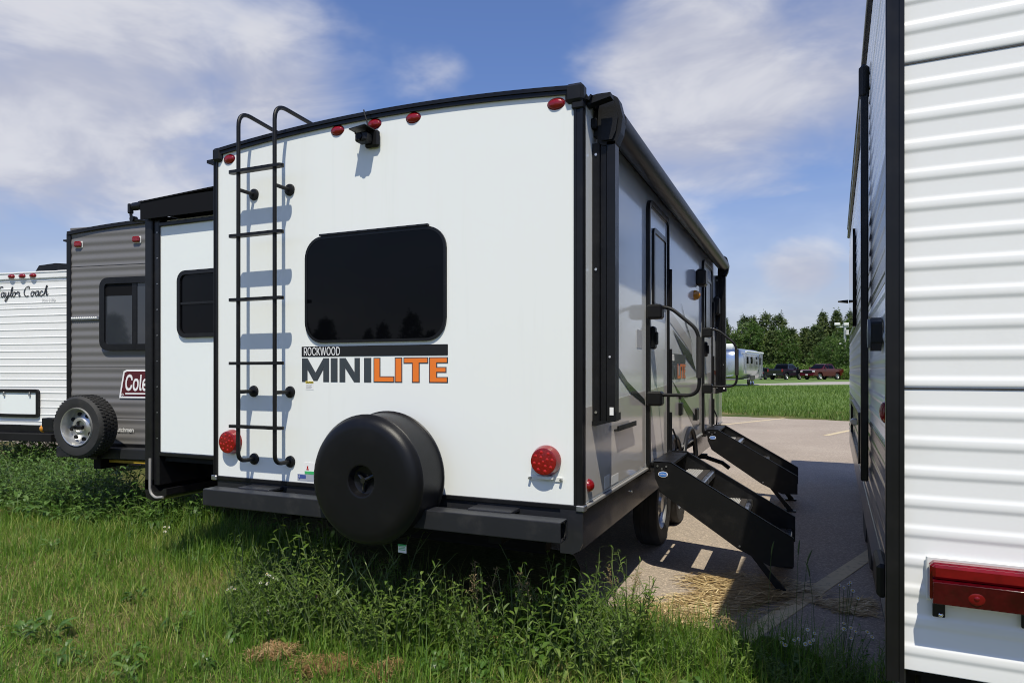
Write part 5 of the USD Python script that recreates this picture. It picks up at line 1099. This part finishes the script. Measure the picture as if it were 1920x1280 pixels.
left = Polygon([(-9.3, 2.1), (-7.0, 1.0), (-5.2, .95), (-4.3, 1.05), (-4.1, 1.6), (-5.0, 1.75), (-6.0, 2.0), (-9.3, 2.9)])
for x, y in scatter(left, 620, rw): pl.append((rw.integers(0, 4), x, y, rw.uniform(0, 6.28), rw.uniform(.5, 1.15)))
instancer('weed_patch', bp_, pl, 'broad leaved weeds in front of the grey trailer and the old white trailer', 'weeds')
pl = []
for x, y in scatter(near, 260, rw):
    if rw.uniform() < .6: pl.append((rw.integers(0, 4), x, y, rw.uniform(0, 6.28), rw.uniform(.25, .6)))
for x, y in [(-.52, -.40), (-.45, -.36), (-.38, -.42), (-.62, -.36), (-.33, -.30), (-.30, -.04), (-.15, .0), (-.20, -.14), (-2.85, -.90), (-2.72, -.86), (.05, .02)]: pl.append((rw.integers(0, 4), x, y, rw.uniform(0, 6.28), rw.uniform(.4, .75)))
instancer('broadleaf_plants', bp_, pl, 'low broad leaved plants scattered through the lawn', 'weeds')
tallp = [(*weed_plant(rw, .34, 6, .15, .10, .026, .030), 'broadleaf') for _ in range(2)]
pl = [(rw.integers(0, 2), x, y, rw.uniform(0, 6.28), rw.uniform(.6, 1.15)) for x, y in scatter(Polygon([(-9.3, 2.1), (-6.8, 1.1), (-4.4, 1.05), (-4.1, 1.6), (-6.4, 2.1), (-9.3, 3.1)]), 420, rw)]
pl += [(rw.integers(0, 2), x, y, rw.uniform(0, 6.28), rw.uniform(.9, 1.6)) for x, y in scatter(Polygon([(-11, 3.0), (-7.2, 1.3), (-4.6, .95), (-4.3, 1.5), (-6.1, 2.0), (-7.8, 2.9), (-10.5, 4.4)]), 560, rw)]
instancer('weed_patch', tallp, pl, 'taller green weeds along the wheels of the grey trailer', 'weeds')

# individual tall weeds one can point to
def tall_weed(label, x, y, h, seed, stems=2, ll=.085, lw=.02, lean=.06):
    r = np.random.default_rng(seed); t = thing('tall_weed', label, 'weed', loc=(x, y, 0))
    lm, lu, sm = weed_plant(r, h, stems, lean, ll, lw, .030, .8)
    part(t, 'stem', sm, 'stem', smooth=60); part(t, 'leaves', lm, 'weed', uv=lu)
tall_weed('tallest leafy weed standing up before the right half of the bumper', -.69, -.12, .55, 51, 2)
tall_weed('leafy weed just left of the tallest one, before the bumper', -.84, -.12, .47, 52, 3)
tall_weed('bushy weed below the right edge of the spare tyre cover', -1.05, -.16, .38, 53, 4)
tall_weed('leafy weed below the left edge of the spare tyre cover', -1.68, -.10, .42, 54, 4)
tall_weed('leafy weed under the ladder, in front of the left bumper end', -1.98, .02, .38, 55, 3)
tall_weed('spreading weed at the right bumper end, beside the lit asphalt', -.06, .30, .36, 56, 3, .11, .014, .12)
tall_weed('grey green weed at the left corner of the bumper', -2.40, .14, .36, 57, 2, .08, .012)
def panicle(label, x, y, h, seed):
    r = np.random.default_rng(seed); t = thing('seeding_grass', label, 'grass', loc=(x, y, 0)); st, sd = [], []
    for s in range(3):
        a = r.uniform(0, 6.28); hh = h * r.uniform(.75, 1); tip = np.array([math.cos(a) * .09, math.sin(a) * .09, hh]); st.append(tube([(0, 0, 0), tip * .55 + np.array([0, 0, .02]), tip], [.0018, .0014, .0008], 4, False))
        for k in range(16):
            tt = .6 + .4 * k / 16; p = tip * tt + np.array([0, 0, .02 * (1 - tt)]); b = r.uniform(0, 6.28); q = p + np.array([math.cos(b), math.sin(b), .9]) * r.uniform(.015, .05) * (1.15 - tt)* 2; st.append(tube([p, q], .0006, 3, False))
            for _ in range(3): c = q + r.normal(0, .006, 3); m_ = trimesh.creation.icosphere(0, .0028); m_.apply_translation(c); sd.append(m_)
    part(t, 'stalk', st, 'dry_stem', smooth=False); part(t, 'seed_head', sd, 'dry_stem', smooth=False)
panicle('brown seed headed grass beside the tallest weed, before the black underbody', -.55, -.02, .46, 61)
panicle('brown seed headed grass at the right end of the bumper', -.30, .12, .42, 62)
panicle('seed headed grass standing before the lit corner of the asphalt', .08, .50, .36, 63)
panicle('thin dry grass heads standing before the lit straw on the asphalt', .38, .42, .24, 64)
panicle('thin dry grass heads at the shadow line on the asphalt', .70, .42, .24, 65)
def daisies(label, x, y, h, offs, seed, flat=.0):
    r = np.random.default_rng(seed); t = thing('daisy_clump', label, 'daisies', loc=(x, y, 0)); st = []
    for dx, dy, dz in offs:
        p = np.array([dx, dy, h + dz]); st.append(tube([(dx * .3, dy * .3, 0), p * np.array([.7, .7, .6]), p], .0014, 4, False))
        nrm = np.array([.25, -.65, .75]) + r.normal(0, .2, 3); nrm /= np.linalg.norm(nrm); u_ = np.cross(nrm, [0, 0, 1]); u_ /= np.linalg.norm(u_); w_ = np.cross(nrm, u_); ps = []; R_ = .0105 * r.uniform(.8, 1.15)
        for k in range(14):
            a0, a1 = 2 * math.pi * (k - .38) / 14, 2 * math.pi * (k + .38) / 14; am = (a0 + a1) / 2
            P4 = [p + (u_ * math.cos(am) + w_ * math.sin(am)) * R_ * .3, p + (u_ * math.cos(a0) + w_ * math.sin(a0)) * R_ * .85, p + (u_ * math.cos(am) + w_ * math.sin(am)) * R_ + nrm * .0012, p + (u_ * math.cos(a1) + w_ * math.sin(a1)) * R_ * .85]
            ps.append(trimesh.Trimesh(np.array(P4), [[0, 1, 2], [0, 2, 3]], process=False))
        f = part(t, 'flower', ps, 'petal', smooth=False); e = trimesh.creation.icosphere(1, R_ * .42); e.apply_translation(p + nrm * .001); part(f, 'eye', e, 'pollen', smooth=True)
    part(t, 'stems', st, 'stem', smooth=False)
DA = daisies
DA('daisy clump of six flowers left of the spare tyre cover', -1.88, -.14, .24, [(0, 0, .02), (.03, -.01, .015), (.045, .01, 0), (.02, -.02, -.03), (.035, -.03, -.02), (-.02, -.03, -.025)], 71)
DA('two daisies low in the weeds under the left bumper', -2.20, -.10, .12, [(0, 0, .01), (-.01, -.02, 0), (.03, .0, .005)], 72)
DA('three daisies in the long grass, nearest below the ladder', -1.80, -.22, .09, [(0, 0, .01), (.02, -.02, -.0), (.04, -.03, -.01)], 73)
DA('white flowers in the long grass below the slide-out', -3.95, .86, .12, [(0, 0, .01), (.05, 0, .01), (.04, -.03, -.02)], 74)
DA('single daisy in the grass at the bottom, right of the middle', -.345, -.17, .07, [(0, 0, 0)], 75)
DA('single small daisy at the edge of the lit asphalt', .05, .40, .15, [(0, 0, 0)], 76)
DA('daisies at the bottom edge in the shade of the nearest trailer', .96, .34, .10, [(0, 0, .05), (.02, .0, .06), (.05, .0, .04), (.07, .0, .05), (.09, .02, .09), (.085, .0, .065), (.06, .03, .10), (-.05, .0, .05), (-.055, .0, .03), (-.04, .0, .02)], 77)
DA('daisies growing at the corner of the nearest trailer', 1.18, .42, .21, [(0, 0, .0), (.03, 0, .01), (.05, .0, -.005), (.0, .02, .02), (.10, .0, .0), (.12, .0, -.02), (.03, .0, -.04)], 78)
DA('daisies beside the wheels of the nearest trailer', 1.17, .62, .34, [(0, 0, .02), (.02, 0, .01), (.04, .0, .03), (.06, .0, .0), (.085, .02, -.04), (.05, .0, .04)], 79)
ck = thing('clover_flower', 'single pink clover flower in the weeds under the bumper', 'clover', loc=(-1.61, -.02, 0))
e = trimesh.creation.icosphere(2, .011); e.apply_translation((0, 0, .13)); e.vertices += (meshkit.noise(np.array(e.vertices) * 300, 3)[:, None] - .5) * .004
part(ck, 'blossom', e, 'clover', smooth=True); part(ck, 'stem', tube([(0, 0, 0), (.005, 0, .07), (0, 0, .13)], .0013, 4), 'stem')
def foxtail(label, x, y, h, seed):
    r = np.random.default_rng(seed); t = thing('foxtail_grass', label, 'grass', loc=(x, y, 0)); lx, ly = r.normal(0, .02, 2)
    part(t, 'stalk', tube([(0, 0, 0), (lx * .4, ly * .4, h * .6), (lx, ly, h)], .0013, 4), 'stem', smooth=False)
    part(t, 'head', tube([(lx, ly, h - .005), (lx * 1.1, ly * 1.1, h + .02), (lx * 1.4, ly * 1.2, h + .05), (lx * 1.7, ly * 1.3, h + .072)], [.002, .0042, .0042, .001], 7), 'tall_grass' if False else 'stem', smooth=60)
for i, (x, y, h, lab) in enumerate(((.83, .55, .50, 'foxtail stalk before the near side plate of the closer steps'), (.965, .60, .50, 'foxtail stalk before the lowest tread of the closer steps'), (.985, .58, .46, 'leaning foxtail stalk just right of the lowest tread'), (1.06, .60, .40, 'short foxtail stalk in the shade right of the closer steps'))): foxtail(lab, x, y, h, 80 + i)
# straw on the asphalt and in the bare patches of the lawn
def stalks(poly, n, rng, z=.010, ln=(.03, .10), w=.0022, main=None, pile=.012):
    p = scatter(poly, n, rng); n = len(p); a = rng.uniform(0, math.pi, n) if main is None else rng.normal(main, .55, n); L_ = rng.uniform(*ln, n) / 2; d = np.c_[np.cos(a), np.sin(a)] * L_[:, None]; s = np.c_[-np.sin(a), np.cos(a)] * w / 2
    zz = z + rng.uniform(0, pile, n); tl = rng.uniform(-.010, .010, n)
    v = np.stack([np.c_[p - d - s, zz - tl], np.c_[p + d - s, zz + tl], np.c_[p + d + s, zz + tl], np.c_[p - d + s, zz - tl]], 1).reshape(-1, 3); v[:, 2] = np.maximum(v[:, 2], z - .002)
    i = np.arange(n) * 4; f = np.vstack([np.c_[i, i + 1, i + 2], np.c_[i, i + 2, i + 3]]); u = np.repeat(rng.uniform(0, 1, n), 4)
    return trimesh.Trimesh(v, f, process=False), np.c_[u, u * 0]
rs = np.random.default_rng(90)
sp = Polygon([(.281, 1.607), (.526, 1.821), (.913, 1.755), (1.076, 1.612), (.8, 1.255), (.554, .905), (.402, .68), (.107, .64), (.065, .90), (.25, 1.05), (.40, 1.30)])
m1, u1 = stalks(sp.buffer(-.02), 5200, rs, ln=(.05, .20), w=.0065, main=.25, pile=.022); m2, u2 = stalks(sp.buffer(.10), 1500, rs, ln=(.04, .15), w=.0055, main=.25)
m3, u3 = stalks(Polygon([(1.06, 1.42), (1.38, 1.60), (1.35, 1.26), (1.2, 1.28)]), 1300, rs, ln=(.05, .16), w=.006, main=.25)
top('straw', [m1, m2, m3], 'straw', 'loose golden straw scattered on the asphalt before the steps', 'straw', kind='stuff', uv=np.vstack([u1, u2, u3]))
ms, us = zip(*[stalks(affinity.scale(Point(x, y).buffer(r * 2.0), 1.0 + .5 * math.sin(x * 9), 1.0), int(9000 * r * r * 22), rs, .004, (.03, .12), .0034, None, .035) for x, y, r in bare])
top('straw', list(ms), 'thatch', 'reddish dry thatch lying in the bare spots of the lawn', 'straw', kind='stuff', uv=np.vstack(us))
